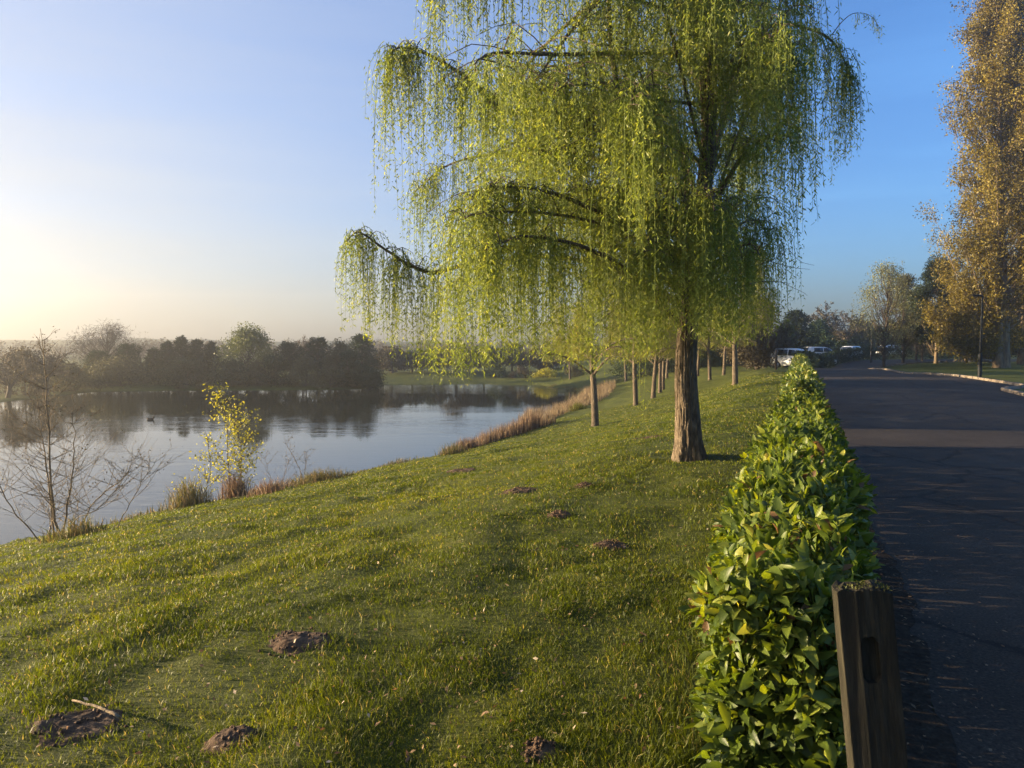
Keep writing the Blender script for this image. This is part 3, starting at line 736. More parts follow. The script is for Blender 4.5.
    # a few single shoots that hang lower than the rest
    for (px, py0, py1, dd) in [(642, 330, 428, -1.5), (641, 335, 405, -1.4), (470, 330, 396, .3), (530, 320, 398, .4), (602, 320, 386, -1), (766, 290, 352, .8), (414, 290, 383, .2), (560, 330, 388, 0)]:
        o = W([(px, py0, dd)])[0]; strands(gl, gs, [o], [np.array([.1, 0, 0])], [(py1 - py0) / F * (D0 + dd)], .055, .011, .035, .65)
    # bare dead twigs on the right, and the thin tip above the right limb
    for pts, r in [([(700, 290), (740, 270, .3), (768, 262, .4), (786, 250, .5)], .014), ([(700, 300), (750, 284, .3), (772, 282, .3), (789, 284, .3)], .014), ([(768, 262, .4), (790, 268, .4), (808, 270, .5)], .005),
                   ([(786, 250, .5), (798, 262, .5), (812, 266, .5)], .004), ([(780, 283, .3), (800, 292, .3), (806, 296, .3)], .004), ([(824, 43, .5), (834, 30, .5), (846, 22, .5), (862, 25, .5), (871, 37, .5)], .008),
                   ([(688, 215, -.6), (700, 195, -.9), (712, 190, -1.1)], .02)]:
        p = spline(W(pts), 14); tube(gb, p, np.linspace(r, .002, 14), 5)
    p = spline(W([(846, 22, .5), (862, 25, .5), (871, 37, .5)]), 20)
    strands(gl, gs, p, [np.array([.2, 0, 0])] * 20, [random.uniform(.12, .3) for _ in p], .05, .011, .03, .3)
    print('willow leaves', gl.n // 4)
    gb.build('trunk', M['bark'], root, smooth=True)
    cr = gl.build('crown', M['willow'], root); gs.build('hanging_shoots', M['willow'], root)
    return root
big_willow()

def row_willow(seed, h):
    random.seed(seed)
    root = thing('weeping_willow', 'x', 'tree', (0, 0, 0), 'willows planted along the lawn')
    gb, gl, gs = Geo(), Geo(), Geo()
    lean = random.uniform(-.25, .25)
    P = spline([(0, 0, -.15), (.02, 0, .2), (lean * .3, .05, 1.6), (lean, .1, 3.2), (lean * .8, 0, 5.2), (lean, 0, h * .93)], 26)
    tube(gb, P, np.interp(np.linspace(0, 1, 26), [0, .05, .3, .6, 1], [.24, .19, .15, .10, .02]), 10, wob=.1)
    for k in range(19):
        f = random.uniform(.48, .94); b = P[int(f * 25)]; az = k * 2.4 + random.uniform(-.4, .4)
        L_ = (3.5 - 2.2 * (f - .54) / .4) * random.uniform(.75, 1.1); d = np.array([math.cos(az), math.sin(az), 0])
        path = spline([b, b + d * L_ * .4 + [0, 0, .75], b + d * L_ * .8 + [0, 0, .95], b + d * L_ + [0, 0, .6]], 14)
        tube(gb, path, np.linspace(.06, .008, 14), 5)
        O, U = side_twigs(gb, path, .3, 15, .9, .012); O = np.array(O); U = np.array(U)
        ln = np.minimum(np.array([random.uniform(.8, 3.2) for _ in O]), O[:, 2] - 2.6 - .9 * rng.random(len(O)))
        ok = (ln > .3) & (rng.random(len(O)) < .9)
        if ok.any(): strands(gl, gs, O[ok], U[ok], ln[ok], .13, .03, .08, .5)
    gb.build('trunk', M['bark'], root, smooth=True); gl.build('crown', M['willow_far'], root); gs.build('hanging_shoots', M['willow_far'], root)
    return root
protos = [row_willow(3, 9.4), row_willow(8, 8.8)]
ROW = [(595, 426, 1.0, 0, 'slim willow nearest to the reeds, in front of its row'),
       (636, 405, 1.0, 1, 'second willow of the row, straight pale trunk beyond the reeds'),
       (654, 398, .95, 0, 'dark trunked willow third along the row from the reeds'),
       (660, 393, .9, 1, 'fourth row willow almost hidden by the dark trunked one'),
       (626, 381, .95, 1, 'far willow near the water behind the straight pale trunk'),
       (663.5, 390, .9, 0, 'fifth row willow, its trunk close against the fourth'),
       (667, 378, .9, 1, 'small far willow at the end of the row by the lawn edge'),
       (735, 385, .95, 0, 'leaning willow standing alone right of the big trunk'),
       (710, 380, .9, 1, 'upright willow between the big trunk and the leaning one'),
       (698, 376, .85, 0, 'far willow just right of the big trunk'),
       (724, 375, .85, 1, 'thin slanted willow behind the leaning one'),
       (570, 379, .85, 0, 'thin far willow on the bank above the tan reeds')]
for k, (px, py, sc, pr, lab) in enumerate(ROW):
    p = foot(px, py)
    used = k in (0, 1)
    if used:
        o = protos[pr]; o.location = [float(a) for a in p]; o.scale = (sc,) * 3; o.rotation_euler = (0, 0, k * 1.3); o['label'] = lab
    else: o = copy_tree(protos[pr], p, k * 1.7, sc, lab)

# ================================================================== OTHER TREES
random.seed(5)
def limb_to(g, a, b, r0, n=8, sag=.15, sides=5):
    m = (a + b) / 2 + np.array([0, 0, -sag * np.linalg.norm(b - a) * .5]) + rng.normal(size=3) * .06 * np.linalg.norm(b - a)
    p = spline([a, m, b], n); tube(g, p, np.linspace(r0, r0 * .2, n), sides); return p
def leafy_tree(name, label, loc, h, w, mat, barkm='bark_dark', clumps=40, per=70, leaf=.25, bottom=.25, group=None, trunk_r=.22, sp=.5, top_taper=.4, cat='tree', aspect=.5):
    """tapered trunk, limbs to leaf clumps spread through an uneven crown"""
    root = thing(name, label, cat, loc, group); gb, gl = Geo(), Geo()
    tp = spline([(0, 0, -.3), (0, 0, h * .2), (random.uniform(-.04, .04) * w, 0, h * .5), (random.uniform(-.06, .06) * w, 0, h * .9)], 16)
    tube(gb, tp, np.interp(np.linspace(0, 1, 16), [0, .08, .5, 1], [trunk_r * 1.35, trunk_r, trunk_r * .6, .03]), 8, wob=.1)
    for _ in range(clumps):
        f = random.random() ** .9; zc = h * (bottom + (1 - bottom) * (.04 + .93 * f))
        prof = math.sin(PI * min(.97, (f * .8 + .18))) ** .7 * (1 - top_taper * f * f)
        az = random.random() * 2 * PI; rr = w / 2 * prof * random.uniform(.35, 1.) ** .6 * random.uniform(.8, 1.12)
        c = np.array([math.cos(az) * rr, math.sin(az) * rr, zc])
        k0 = min(15, max(2, int(15 * (zc - .25 * rr - h * .05) / h * .95)))
        limb_to(gb, tp[k0], c, trunk_r * .28, 6)
        n = int(per * 2.4 * random.uniform(.5, 1.5)); s = w * .10 * random.uniform(.7, 1.4) * sp * 2
        p = c + unit(rng.normal(size=(n, 3))) * (rng.random((n, 1)) ** .45) * 1.75 * np.array([s, s, s * .75])
        leaves(gl, p, rng.normal(size=(n, 3)), leaf * (.6 + .7 * rng.random(n)), leaf * aspect * (.6 + .7 * rng.random(n)), np.clip(random.gauss(.5, .22) + rng.normal(size=n) * .15, 0, 1))
    gb.build('trunk', M[barkm], root, smooth=True); gl.build('crown', M[mat], root)
    return root
def conifer(name, label, loc, h, w, mat='conifer', group=None, n_br=95, trunk_r=.16, bottom=.06, leaf=.28, power=.8, cat='tree'):
    root = thing(name, label, cat, loc, group); gb, gl = Geo(), Geo()
    tp = spline([(0, 0, -.3), (0, 0, h * .5), (random.uniform(-.1, .1), 0, h)], 10)
    tube(gb, tp, np.linspace(trunk_r, .02, 10), 7)
    for k in range(n_br):
        f = bottom + (1 - bottom) * (k + random.random()) / n_br; az = k * 2.4 + random.random()
        L_ = w / 2 * ((1 - f) ** power * .95 + .06) * random.uniform(.7, 1.15)
        a = np.array([0, 0, h * f]); b = a + np.array([math.cos(az) * L_, math.sin(az) * L_, random.uniform(-.05, .25) * L_])
        tube(gb, [a, (a + b) / 2 + [0, 0, .06 * L_], b], [.03, .02, .008], 4)
        n = int(50 + 60 * (1 - f)); t = rng.random(n)[:, None] ** .7
        p = a + (b - a) * t + rng.normal(size=(n, 3)) * (.09 + .05 * L_)
        leaves(gl, p, (b - a)[None] + rng.normal(size=(n, 3)) * L_ * .6 + [0, 0, .12], leaf * (.6 + .8 * rng.random(n)), leaf * .32, np.clip(rng.normal(.5, .25, n), 0, 1))
    gb.build('trunk', M['bark_dark'], root, smooth=True); gl.build('crown', M[mat], root)
    return root
def bare_tree(name, label, loc, h, w, group=None, trunk_r=.2, levels=4, tw=.014, buds=None, nbud=0, seed=1, bark='bark_dark', twmat='twig', rise=.5, cat='tree'):
    """leafless tree: forking limbs out to fine twigs"""
    root = thing(name, label, cat, loc, group); gb, gt = Geo(), Geo(); tips = []
    R = random.Random(seed)
    def grow(p, d, L_, r, lev):
        e = p + d * L_; m = (p + e) / 2 + np.array([R.gauss(0, .06), R.gauss(0, .06), R.gauss(0, .03)]) * L_
        n = 5 if lev < 2 else 4
        tube(gb if lev < 2 else gt, spline([p, m, e], n), np.linspace(r, max(r * .55, tw * .5), n), 6 if lev < 2 else 3, R.random(), cap=lev < 2)
        if lev >= levels: tips.append(e); return
        k = R.choice([3, 4, 4, 5]) if lev else 7
        for q in range(k):
            f = R.uniform(.35, 1.) if q else 1.
            b = p + (m - p) * min(1, f * 2) if f < .5 else m + (e - m) * (f * 2 - 1)
            dd = unit(d * rise * 1.6 + np.array([R.gauss(0, 1), R.gauss(0, 1), R.gauss(.25, .5)]) * (.62 if lev else .5 * w / h * 1.6))
            grow(b, dd, L_ * R.uniform(.5, .78), max(r * .5, tw), lev + 1)
    grow(np.array([0, 0, -.2]), np.array([0, 0, 1.]), h * .42, trunk_r, 0)
    allv = np.concatenate([np.concatenate(gb.v), np.concatenate(gt.v)])
    sx = w / max(1e-3, np.percentile(allv[:, 0], 98) - np.percentile(allv[:, 0], 2)); sz = h / allv[:, 2].max()
    sc = np.array([sx, sx, sz])
    for gg in (gb, gt): gg.v = [v * sc for v in gg.v]
    gb.build('trunk', M[bark], root, smooth=True); ct = gt.build('crown', M[twmat], root)
    if buds and tips:
        gl = Geo(); t = np.array(tips) * sc; t = t[rng.integers(0, len(t), nbud)] + rng.normal(size=(nbud, 3)) * .012 * h
        leaves(gl, t, rng.normal(size=(nbud, 3)), buds[0] * (.6 + .8 * rng.random(nbud)), buds[0] * .6, rng.random(nbud)); gl.build('leaves', M[buds[1]], root)
    return root
def at(px, d, top_py, w_px):
    """base point, height and width in metres for a tree at depth d"""
    x = (px - 512) / F * d; z = g1(x, d)
    return (x, d, z), EYE + (HORIZON - top_py) / F * d - z, w_px / F * d

FG = 'trees on the far side of the lake'
def far(fn, name, lab, px, d, top, wpx, **k):
    loc, h, w = at(px, d, top, wpx); return fn(name, lab, loc, h, w, group=FG, **k)
# left end: leafless scrub and thickets
far(bare_tree, 'bare_tree', 'low grey brown leafless tree at the left edge of the far bank', 6, 66, 347, 46, seed=2, buds=(.22, 'brown'), nbud=700, tw=.03)
far(leafy_tree, 'thicket', 'brown thicket filling the far left bank', 24, 69, 354, 60, mat='brown', clumps=40, per=60, bottom=.02, leaf=.26, trunk_r=.1)
far(bare_tree, 'bare_tree', 'second low leafless tree, behind the tall bare sapling', 44, 70, 348, 48, seed=4, buds=(.2, 'brown'), nbud=600, tw=.03)
far(leafy_tree, 'thicket', 'olive thicket at the water below the leafless round tree', 70, 76, 368, 56, mat='olive', clumps=34, per=60, bottom=.0, leaf=.25, trunk_r=.1)
far(leafy_tree, 'bare_tree', 'tall round leafless tree rising above the dark evergreens', 108, 90, 327, 70, mat='twig', clumps=80, per=34, bottom=.3, leaf=.55, aspect=.07, top_taper=.2)
far(conifer, 'evergreen_tree', 'squat dark evergreen below the round leafless tree', 98, 84, 352, 34, power=.35, n_br=70)
far(conifer, 'evergreen_tree', 'dark evergreen with a bushy top right of the leafless tree', 128, 85, 345, 36, power=.35, n_br=80)
far(leafy_tree, 'thicket', 'grey green thicket along the water under the evergreens', 120, 82, 366, 90, mat='olive', clumps=46, per=60, bottom=0, leaf=.26, trunk_r=.1)
far(conifer, 'evergreen_tree', 'shorter dark evergreen at the left of the close conifer block', 154, 88, 350, 26, power=.5, n_br=70)
far(conifer, 'evergreen_tree', 'dark conifer, second in the close conifer block', 168, 87, 343, 26, power=.5, n_br=80)
far(conifer, 'evergreen_tree', 'tallest conifer in the close dark block', 182, 87, 338, 26, power=.5, n_br=80)
far(conifer, 'evergreen_tree', 'dark conifer just right of the tallest one', 197, 88, 341, 26, power=.5, n_br=80)
far(conifer, 'evergreen_tree', 'last conifer of the dark block beside the pale green tree', 212, 88, 343, 26, power=.5, n_br=80)
far(leafy_tree, 'leafy_tree', 'wide pale green broadleaf tree in the middle of the far bank', 248, 86, 331, 66, mat='broad', clumps=60, per=80, bottom=.06, leaf=.26)
far(leafy_tree, 'thicket', 'shady bush at the foot of the wide pale green tree', 232, 83, 362, 46, mat='conifer', clumps=34, per=55, bottom=0, leaf=.25, trunk_r=.1)
far(conifer, 'pine_tree', 'pine with a bare pale trunk right of the wide green tree', 290, 87, 344, 42, power=.3, bottom=.3, n_br=70, leaf=.3)
far(conifer, 'pine_tree', 'spiky topped pine with a visible trunk over the grass bank', 318, 86, 339, 40, power=.4, bottom=.28, n_br=75, leaf=.3)
far(bare_tree, 'bare_tree', 'thin leafless twiggy top poking up behind the pines', 303, 98, 334, 26, seed=9, tw=.03)
far(leafy_tree, 'leafy_tree', 'light green tree between the spiky pine and the dark tree', 340, 85, 341, 34, mat='olive', clumps=44, per=70, bottom=.05, leaf=.24, top_taper=.7)
far(conifer, 'evergreen_tree', 'tall dark evergreen at the right end of the near clump', 362, 88, 336, 48, power=.45, n_br=110, leaf=.3)
far(leafy_tree, 'thicket', 'low bush hanging over the water at the point of the bank', 368, 83, 370, 44, mat='conifer', clumps=30, per=60, bottom=0, leaf=.24, trunk_r=.1)
far(leafy_tree, 'thicket', 'grey green waterside bush left of the point', 330, 82.5, 371, 48, mat='olive', clumps=30, per=55, bottom=0, leaf=.24, trunk_r=.1)
for k, (px, top, w, lab) in enumerate([(392, 352, 30, 'first tree of the low distant row right of the point'), (412, 355, 30, 'second tree of the low distant row, rounded top'), (434, 353, 28, 'third tree of the low distant row, half behind willow shoots'),
                                       (456, 346, 30, 'taller tree in the distant row behind the willow shoots'), (484, 350, 30, 'dark tree in the distant row under the willow'), (512, 347, 30, 'distant tree seen under the middle of the willow'),
                                       (540, 350, 30, 'distant tree left of the slim row willow'), (566, 346, 32, 'distant dark tree behind the tan reeds'), (592, 349, 32, 'distant tree behind the slim row willow')]):
    far(conifer if k % 3 else leafy_tree, 'evergreen_tree' if k % 3 else 'leafy_tree', lab, px, 105 + 3 * (k % 3), top - 2, w * 1.3, **(dict(power=.3, bottom=.22, n_br=90, leaf=.36) if k % 3 else dict(mat='brown', clumps=34, per=60, bottom=.25, leaf=.36)))
for px, d, top, w, m_, lab in [(182, 80.3, 386, 12, 'olive', 'small round pale bush on the far water edge'), (203, 80.6, 385, 16, 'olive', 'larger pale bush next to the small round one'), (545, 95, 371, 30, 'yellow', 'yellowish bush at the head of the lake'), (520, 97, 367, 24, 'brown', 'reddish brown bush at the head of the lake'),
                               (496, 99, 366, 26, 'conifer', 'dark bush at the head of the lake'), (574, 92, 368, 26, 'olive', 'olive bush behind the tan reeds')]:
    far(leafy_tree, 'bush', lab, px, d, top, w, mat=m_, clumps=16, per=50, bottom=0, leaf=.2, trunk_r=.06, cat='bush')
for px, top, w, m_, lab in [(276, 358, 40, 'conifer', 'dark understorey bush below the pine with the bare trunk'), (306, 360, 40, 'olive', 'olive understorey bush between the two pines'), (186, 362, 60, 'conifer', 'dark bush at the foot of the close conifer block'),
                            (256, 364, 40, 'olive', 'olive bush below the wide pale green tree'), (44, 368, 50, 'brown', 'brown bush on the water edge under the low leafless trees'), (348, 352, 36, 'conifer', 'dark bush filling in behind the point')]:
    far(leafy_tree, 'thicket', lab, px, 83.5, top, w, mat=m_, clumps=34, per=55, bottom=0, leaf=.24, trunk_r=.08)
# distant wood closing the view on the left
def far_wood():
    g = Geo()
    for _ in range(520):
        x = random.uniform(-330, 120); d = random.uniform(200, 280); z = g1(x, d); h = random.uniform(3.5, 6.5); n = 110
        p = rng.normal(size=(n, 3)); p = p / np.linalg.norm(p, axis=1)[:, None] * rng.random(n)[:, None] ** .4
        p = p * [2.4, 2.4, h * .55] + [x, d, z + h * .45]
        leaves(g, p, rng.normal(size=(n, 3)), .7 * (.6 + .7 * rng.random(n)), .55, np.clip(rng.normal(.5, .2, n), 0, 1))
    return g
tag(far_wood().build('woodland', M['brown']), 'hazy distant woodland beyond the lake', 'woodland', kind='stuff')

# wood edge at the back of the lawn and car park
BG = 'trees behind the lawn and car park'
def back(fn, name, lab, px, d, top, wpx, **k):
    loc, h, w = at(px, d, top, wpx); return fn(name, lab, loc, h, w, group=BG, **k)
back(leafy_tree, 'thicket', 'dark thicket at the far end of the lawn left of the big trunk', 640, 80, 338, 80, mat='conifer', clumps=44, per=80, bottom=0, leaf=.22, trunk_r=.1)
back(leafy_tree, 'thicket', 'dark thicket behind the row willows by the big trunk', 686, 78, 332, 80, mat='conifer', clumps=44, per=80, bottom=0, leaf=.22, trunk_r=.1)
back(leafy_tree, 'thicket', 'dark thicket behind the leaning willow', 732, 76, 328, 80, mat='conifer', clumps=44, per=80, bottom=0, leaf=.22, trunk_r=.1)
back(leafy_tree, 'leafy_tree', 'dark broad tree at the lawn edge next to the white car', 757, 62, 300, 64, mat='brown', clumps=90, per=110, bottom=.05, leaf=.22, barkm='bark_dark')
back(conifer, 'evergreen_tree', 'black evergreen behind the parked cars', 795, 80, 312, 44, power=.4, n_br=110, leaf=.3, mat='pine')
back(leafy_tree, 'leafy_tree', 'tree with a hanging yellow green side right of the willow', 786, 68, 318, 20, mat='broad', clumps=30, per=80, bottom=.2, leaf=.2, trunk_r=.1)
back(conifer, 'evergreen_tree', 'dark evergreen behind the row of parked cars', 818, 92, 322, 36, power=.4, n_br=90, leaf=.34)
back(bare_tree, 'bare_tree', 'brown budding tree with a rounded twiggy top over the bend', 840, 96, 303, 56, seed=14, buds=(.26, 'brown'), nbud=3200, tw=.035, rise=.45)
back(leafy_tree, 'thicket', 'dark undergrowth below the budding tree at the bend', 838, 98, 338, 70, mat='conifer', clumps=40, per=80, bottom=0, leaf=.3, trunk_r=.1)
back(leafy_tree, 'leafy_tree', 'olive tree behind the far lamp post', 858, 100, 322, 40, mat='olive', clumps=50, per=80, bottom=.05, leaf=.3)
back(leafy_tree, 'birch_tree', 'tall airy pale leafed tree at the corner of the right lawn', 884, 62, 263, 56, mat='pale', clumps=95, per=32, bottom=.2, leaf=.15, trunk_r=.15, sp=.55, top_taper=.3)
back(leafy_tree, 'leafy_tree', 'thin leafed olive tree just behind the airy pale one', 903, 66, 276, 40, mat='olive', clumps=56, per=75, bottom=.22, leaf=.17, trunk_r=.14)
back(leafy_tree, 'leafy_tree', 'small grey green tree between olive tree and pine', 916, 74, 286, 30, mat='broad', clumps=40, per=70, bottom=.25, leaf=.2, trunk_r=.14)
back(leafy_tree, 'pine_tree', 'tall dark pine with flat needle tiers left of the poplar', 936, 64, 259, 48, mat='pine', barkm='bark_pale', clumps=70, per=120, bottom=.2, leaf=.26, trunk_r=.17, aspect=.3)
back(leafy_tree, 'pine_tree', 'spreading dark pine filling the gap beside the poplar trunk', 966, 66, 290, 56, mat='pine', barkm='bark_pale', clumps=70, per=120, bottom=.22, leaf=.26, trunk_r=.16, aspect=.3)
back(leafy_tree, 'pine_tree', 'lower pine with a pale trunk between the olive tree and the tall pine', 922, 72, 306, 50, mat='pine', barkm='bark_pale', clumps=60, per=110, bottom=.28, leaf=.28, trunk_r=.15, aspect=.3)
back(leafy_tree, 'pine_tree', 'dark pine behind the poplar at the right edge', 1004, 70, 300, 60, mat='pine', barkm='bark_pale', clumps=70, per=120, bottom=.22, leaf=.28, trunk_r=.16, aspect=.3)
for px, d, top, w, lab in [(890, 118, 332, 60, 'dim tree line piece behind the airy pale tree'), (925, 120, 330, 60, 'dim thicket behind the pine trunks'), (962, 116, 328, 70, 'dim thicket behind the near lamp post'), (1005, 115, 326, 80, 'dim thicket behind the poplar trunk')]:
    back(leafy_tree, 'thicket', lab, px, d, top, w, mat='conifer', clumps=44, per=90, bottom=.12, leaf=.4, trunk_r=.12)

def poplar(label, loc, h, w, seed, n_br=150, per=150):
    R = random.Random(seed); root = thing('poplar_tree', label, 'tree', loc, 'poplars on the right lawn'); gb, gl, gt = Geo(), Geo(), Geo()
    tp = spline([(0, 0, -.3), (0, 0, .5), (-.05, 0, h * .15), (-.5, 0, h * .4), (-.9, 0, h * .7), (-1.2, 0, h)], 40)
    tube(gb, tp, np.interp(np.linspace(0, 1, 40), [0, .02, .06, .2, .5, 1], [.85, .68, .55, .42, .24, .03]), 14, wob=.14)
    tube(gb, spline([(-.42, -.1, -.2), (-.45, -.12, 1.5), (-.5, -.1, 4), (-.75, -.1, 8), (-1.4, 0, 14)], 20), np.linspace(.38, .08, 20), 10, wob=.12)
    for k in range(n_br):
        f = .2 + .78 * (k + R.random()) / n_br; az = k * 2.4 + R.random()
        z0 = f * h; prof = np.interp(f, [.14, .22, .4, .6, .8, .92, 1], [.75, .95, .95, .80, .55, .33, .05])
        reach = w / 2 * prof * R.uniform(.55, 1.1); b = tp[int(f * 39)]
        rise = reach * (1.5 if f > .3 else .75) * R.uniform(.8, 1.3)
        d = np.array([math.cos(az), math.sin(az), 0])
        if f < .33:
            az = PI - .35 + R.gauss(0, .4); d = np.array([math.cos(az), math.sin(az), 0]); rise *= R.uniform(.3, 1.)
        end = b + d * reach + [0, 0, min(rise, max(h * 1.0 - z0, .4))]
        p = spline([b, b + d * reach * .55 + [0, 0, (end[2] - b[2]) * .35], end], 9)
        tube(gb, p, np.linspace(.07 * (1 - f) + .025, .01, 9), 5)
        for _ in range(7):
            q = p[R.randint(3, 8)]; e = q + d * R.uniform(0, .7) + np.array([R.gauss(0, .5), R.gauss(0, .5), R.uniform(.3, 1.7)])
            tube(gt, [q, (q + e) / 2 + [R.gauss(0, .05), 0, .05], e], [.022, .014, .006], 3, R.random(), cap=False)
            n = int(per / 1.4); t = rng.random(n)[:, None]
            c = q + (e - q) * t + rng.normal(size=(n, 3)) * .28
            leaves(gl, c, rng.normal(size=(n, 3)) + [0, 0, .3], .16 * (.6 + .8 * rng.random(n)), .10 * (.6 + .6 * rng.random(n)), np.clip(R.gauss(.5, .22) + rng.normal(size=n) * .15, 0, 1))
    gb.build('trunk', M['bark_pale'], root, smooth=True); gl.build('crown', M['poplar'], root); gt.build('twigs', M['twig'], root)
    return root
loc, h, w = at(1003, 52, -6, 122)
poplar('huge golden poplar reaching the top of the picture beside the lamp post', loc, h, w, 3, 170, 170)
loc, h, w = at(1026, 60, 60, 90)
poplar('second poplar at the right edge, slanting pale trunk', loc, h, w, 6, 110, 150)

# ================================================================== BANK PLANTS
def sapling(name, label, base, stems, mat_leaf=None, nleaf=0, leaf=.05, twig_n=14, twig_l=.8, seed=1, thin=.004, up=.8, sub=5):
    """several slender stems with ascending twigs; stem = list of points relative to the base"""
    R = random.Random(seed); root = thing(name, label, 'sapling', base); gb, gl = Geo(), Geo(); pts = []
    for st, r in stems:
        p = spline(st, 18); r = r * .72; tube(gb, p + rng.normal(size=p.shape) * .012, np.linspace(r, thin, 18), 6)
        H = p[-1, 2] - p[0, 2]
        for k in range(int(twig_n * max(.4, H / 4))):
            f = R.uniform(.16, .97); b = p[int(f * 17)]; az = k * 2.4 + R.random()
            L_ = twig_l * (1.15 - f) * R.uniform(.5, 1.3) + .15
            d = unit(np.array([math.cos(az), math.sin(az), up * R.uniform(.5, 1.4)])); e = b + d * L_ + [0, 0, .08 * L_]
            q = spline([b, b + d * L_ * .5 - [0, 0, .04 * L_], e], 6); tube(gb, q, np.linspace(max(r * .3, thin * 1.3), thin * .7, 6), 4, cap=False)
            pts += list(q[2:])
            for _ in range(sub):
                c = q[R.randint(1, 5)]; d2 = unit(d + np.array([R.gauss(0, .6), R.gauss(0, .6), R.gauss(.1, .4)])); e2 = c + d2 * L_ * R.uniform(.25, .55)
                tube(gb, [c, (c + e2) / 2 + rng.normal(size=3) * .01, e2], [thin * .8, thin * .7, thin * .5], 3, cap=False); pts += [e2, (c + e2) / 2]
    gb.build('stems', M['bark_pale' if nleaf < 1000 else 'bark_dark'], root, smooth=True)
    if mat_leaf:
        t = np.array(pts); t = t[rng.integers(0, len(t), nleaf)] + rng.normal(size=(nleaf, 3)) * leaf * .9
        leaves(gl, t, rng.normal(size=(nleaf, 3)) + [0, 0, -.2], leaf * (.6 + .7 * rng.random(nleaf)), leaf * .55 * (.7 + .5 * rng.random(nleaf)), np.clip(rng.normal(.5, .3, nleaf), 0, 1)); gl.build('leaves', M[mat_leaf], root)
    return root
def shore(px, py):
    p = foot(px, py)
    while lake_sd(p[0], p[1]) < .45: p = np.array([p[0] * .99, p[1] * .99, 0])      # keep the foot on dry land
    p[2] = g1(p[0], p[1]); return p
b = shore(48, 543); s = b[1] / F
def S(*pp): return [((px - 48) * s, dy, (543 - py) * s) for px, py, dy in pp]
sapling('bare_sapling', 'tall leafless multi stemmed sapling at the water on the left', b,
        [(S((52, 546, 0), (47, 480, 0), (43, 400, .1), (42, 330, 0)), .042), (S((46, 546, .1), (34, 480, .3), (30, 440, .3), (28, 395, .2)), .03), (S((58, 546, -.1), (72, 490, -.2), (77, 450, -.2), (74, 395, -.1)), .03),
         (S((36, 546, .2), (36, 528, .3), (32, 520, .4)), .03), (S((58, 544, .4), (80, 505, .5), (105, 485, .6), (125, 450, .6)), .02), (S((52, 544, .3), (90, 515, -.6), (120, 500, -.8), (148, 465, -.8)), .016),
         (S((46, 544, -.3), (20, 500, -.5), (5, 460, -.5), (-15, 440, -.5)), .02), (S((105, 536, .2), (125, 505, .1), (140, 480, .1), (152, 462, .1)), .013)],
        'brown', 700, .045, 34, 1.25, 5, .0042, .7, 6)
b = shore(228, 499); s = b[1] / F
def S(*pp): return [((px - 228) * s, dy, (499 - py) * s) for px, py, dy in pp]
sapling('young_sapling', 'young sapling with fresh yellow leaves standing at the water edge', b,
        [(S((229, 502, 0), (226, 460, 0), (224, 420, .1), (216, 386, 0)), .024), (S((233, 502, .1), (237, 460, .2), (234, 430, .2), (226, 400, .2)), .02), (S((226, 502, 0), (236, 470, -.2), (246, 445, -.3), (250, 425, -.3)), .014),
         (S((195, 506, 0), (203, 485, .1), (207, 460, .1), (202, 430, .1)), .018)], 'yellow', 1500, .095, 28, .75, 9, .007, .7, 4)
b = shore(296, 486); s = b[1] / F
def S(*pp): return [((px - 296) * s, dy, (486 - py) * s) for px, py, dy in pp]
sapling('bare_shrub', 'small leafless shrub with a bent stem right of the yellow sapling', b, [(S((301, 488, 0), (298, 470, 0), (288, 452, .1), (281, 436, .1)), .016), (S((300, 488, 0), (304, 468, 0), (303, 452, 0)), .01), (S((272, 492, 0), (266, 470, 0), (262, 455, 0)), .008), (S((280, 492, 0), (284, 470, 0), (292, 455, 0)), .008)],
        'brown', 120, .05, 22, .6, 4, .004, .9, 3)

def tuft(label, px, py, w, h, n, mat, lean=.45, name='grass_tuft'):
    b = shore(px, py); g = Geo(); c = rng.normal(size=(n, 3)) * [w * .4, w * .3, 0]
    c[:, 2] = gz(c[:, 0] + b[0], c[:, 1] + b[1]) - b[2] - .02
    blades(g, c, h * (.35 + .75 * rng.random(n)) * np.exp(-(np.hypot(c[:, 0], c[:, 1]) / w) ** 2), .012 + .014 * rng.random(n), lean * rng.random(n) * 1.6, rng.random(n))
    o = g.build(name, M[mat], None); o.location = [float(a) for a in b]; tag(o, label, 'grass tuft', 'tall grass tufts on the bank'); return o
tuft('spiky grass tuft left of the yellow sapling', 184, 508, .8, 1.0, 420, 'bank')
tuft('brown dry tuft around the foot of the yellow sapling', 232, 499, .6, 1.0, 420, 'reed')
tuft('low brown tuft between the sapling and the bent shrub', 268, 492, .9, .5, 380, 'reed')
tuft('dark green weedy tuft at the water right of the bent shrub', 318, 482, 1.4, .6, 800, 'bank', .8)
tuft('dry tuft at the foot of the bare sapling', 70, 540, .7, .5, 300, 'bank')
tuft('short tuft where the brown reeds begin', 452, 455, .8, .6, 260, 'bank')
tuft('small green clump beside the tan reeds', 577, 410, .9, .7, 500, 'grass')

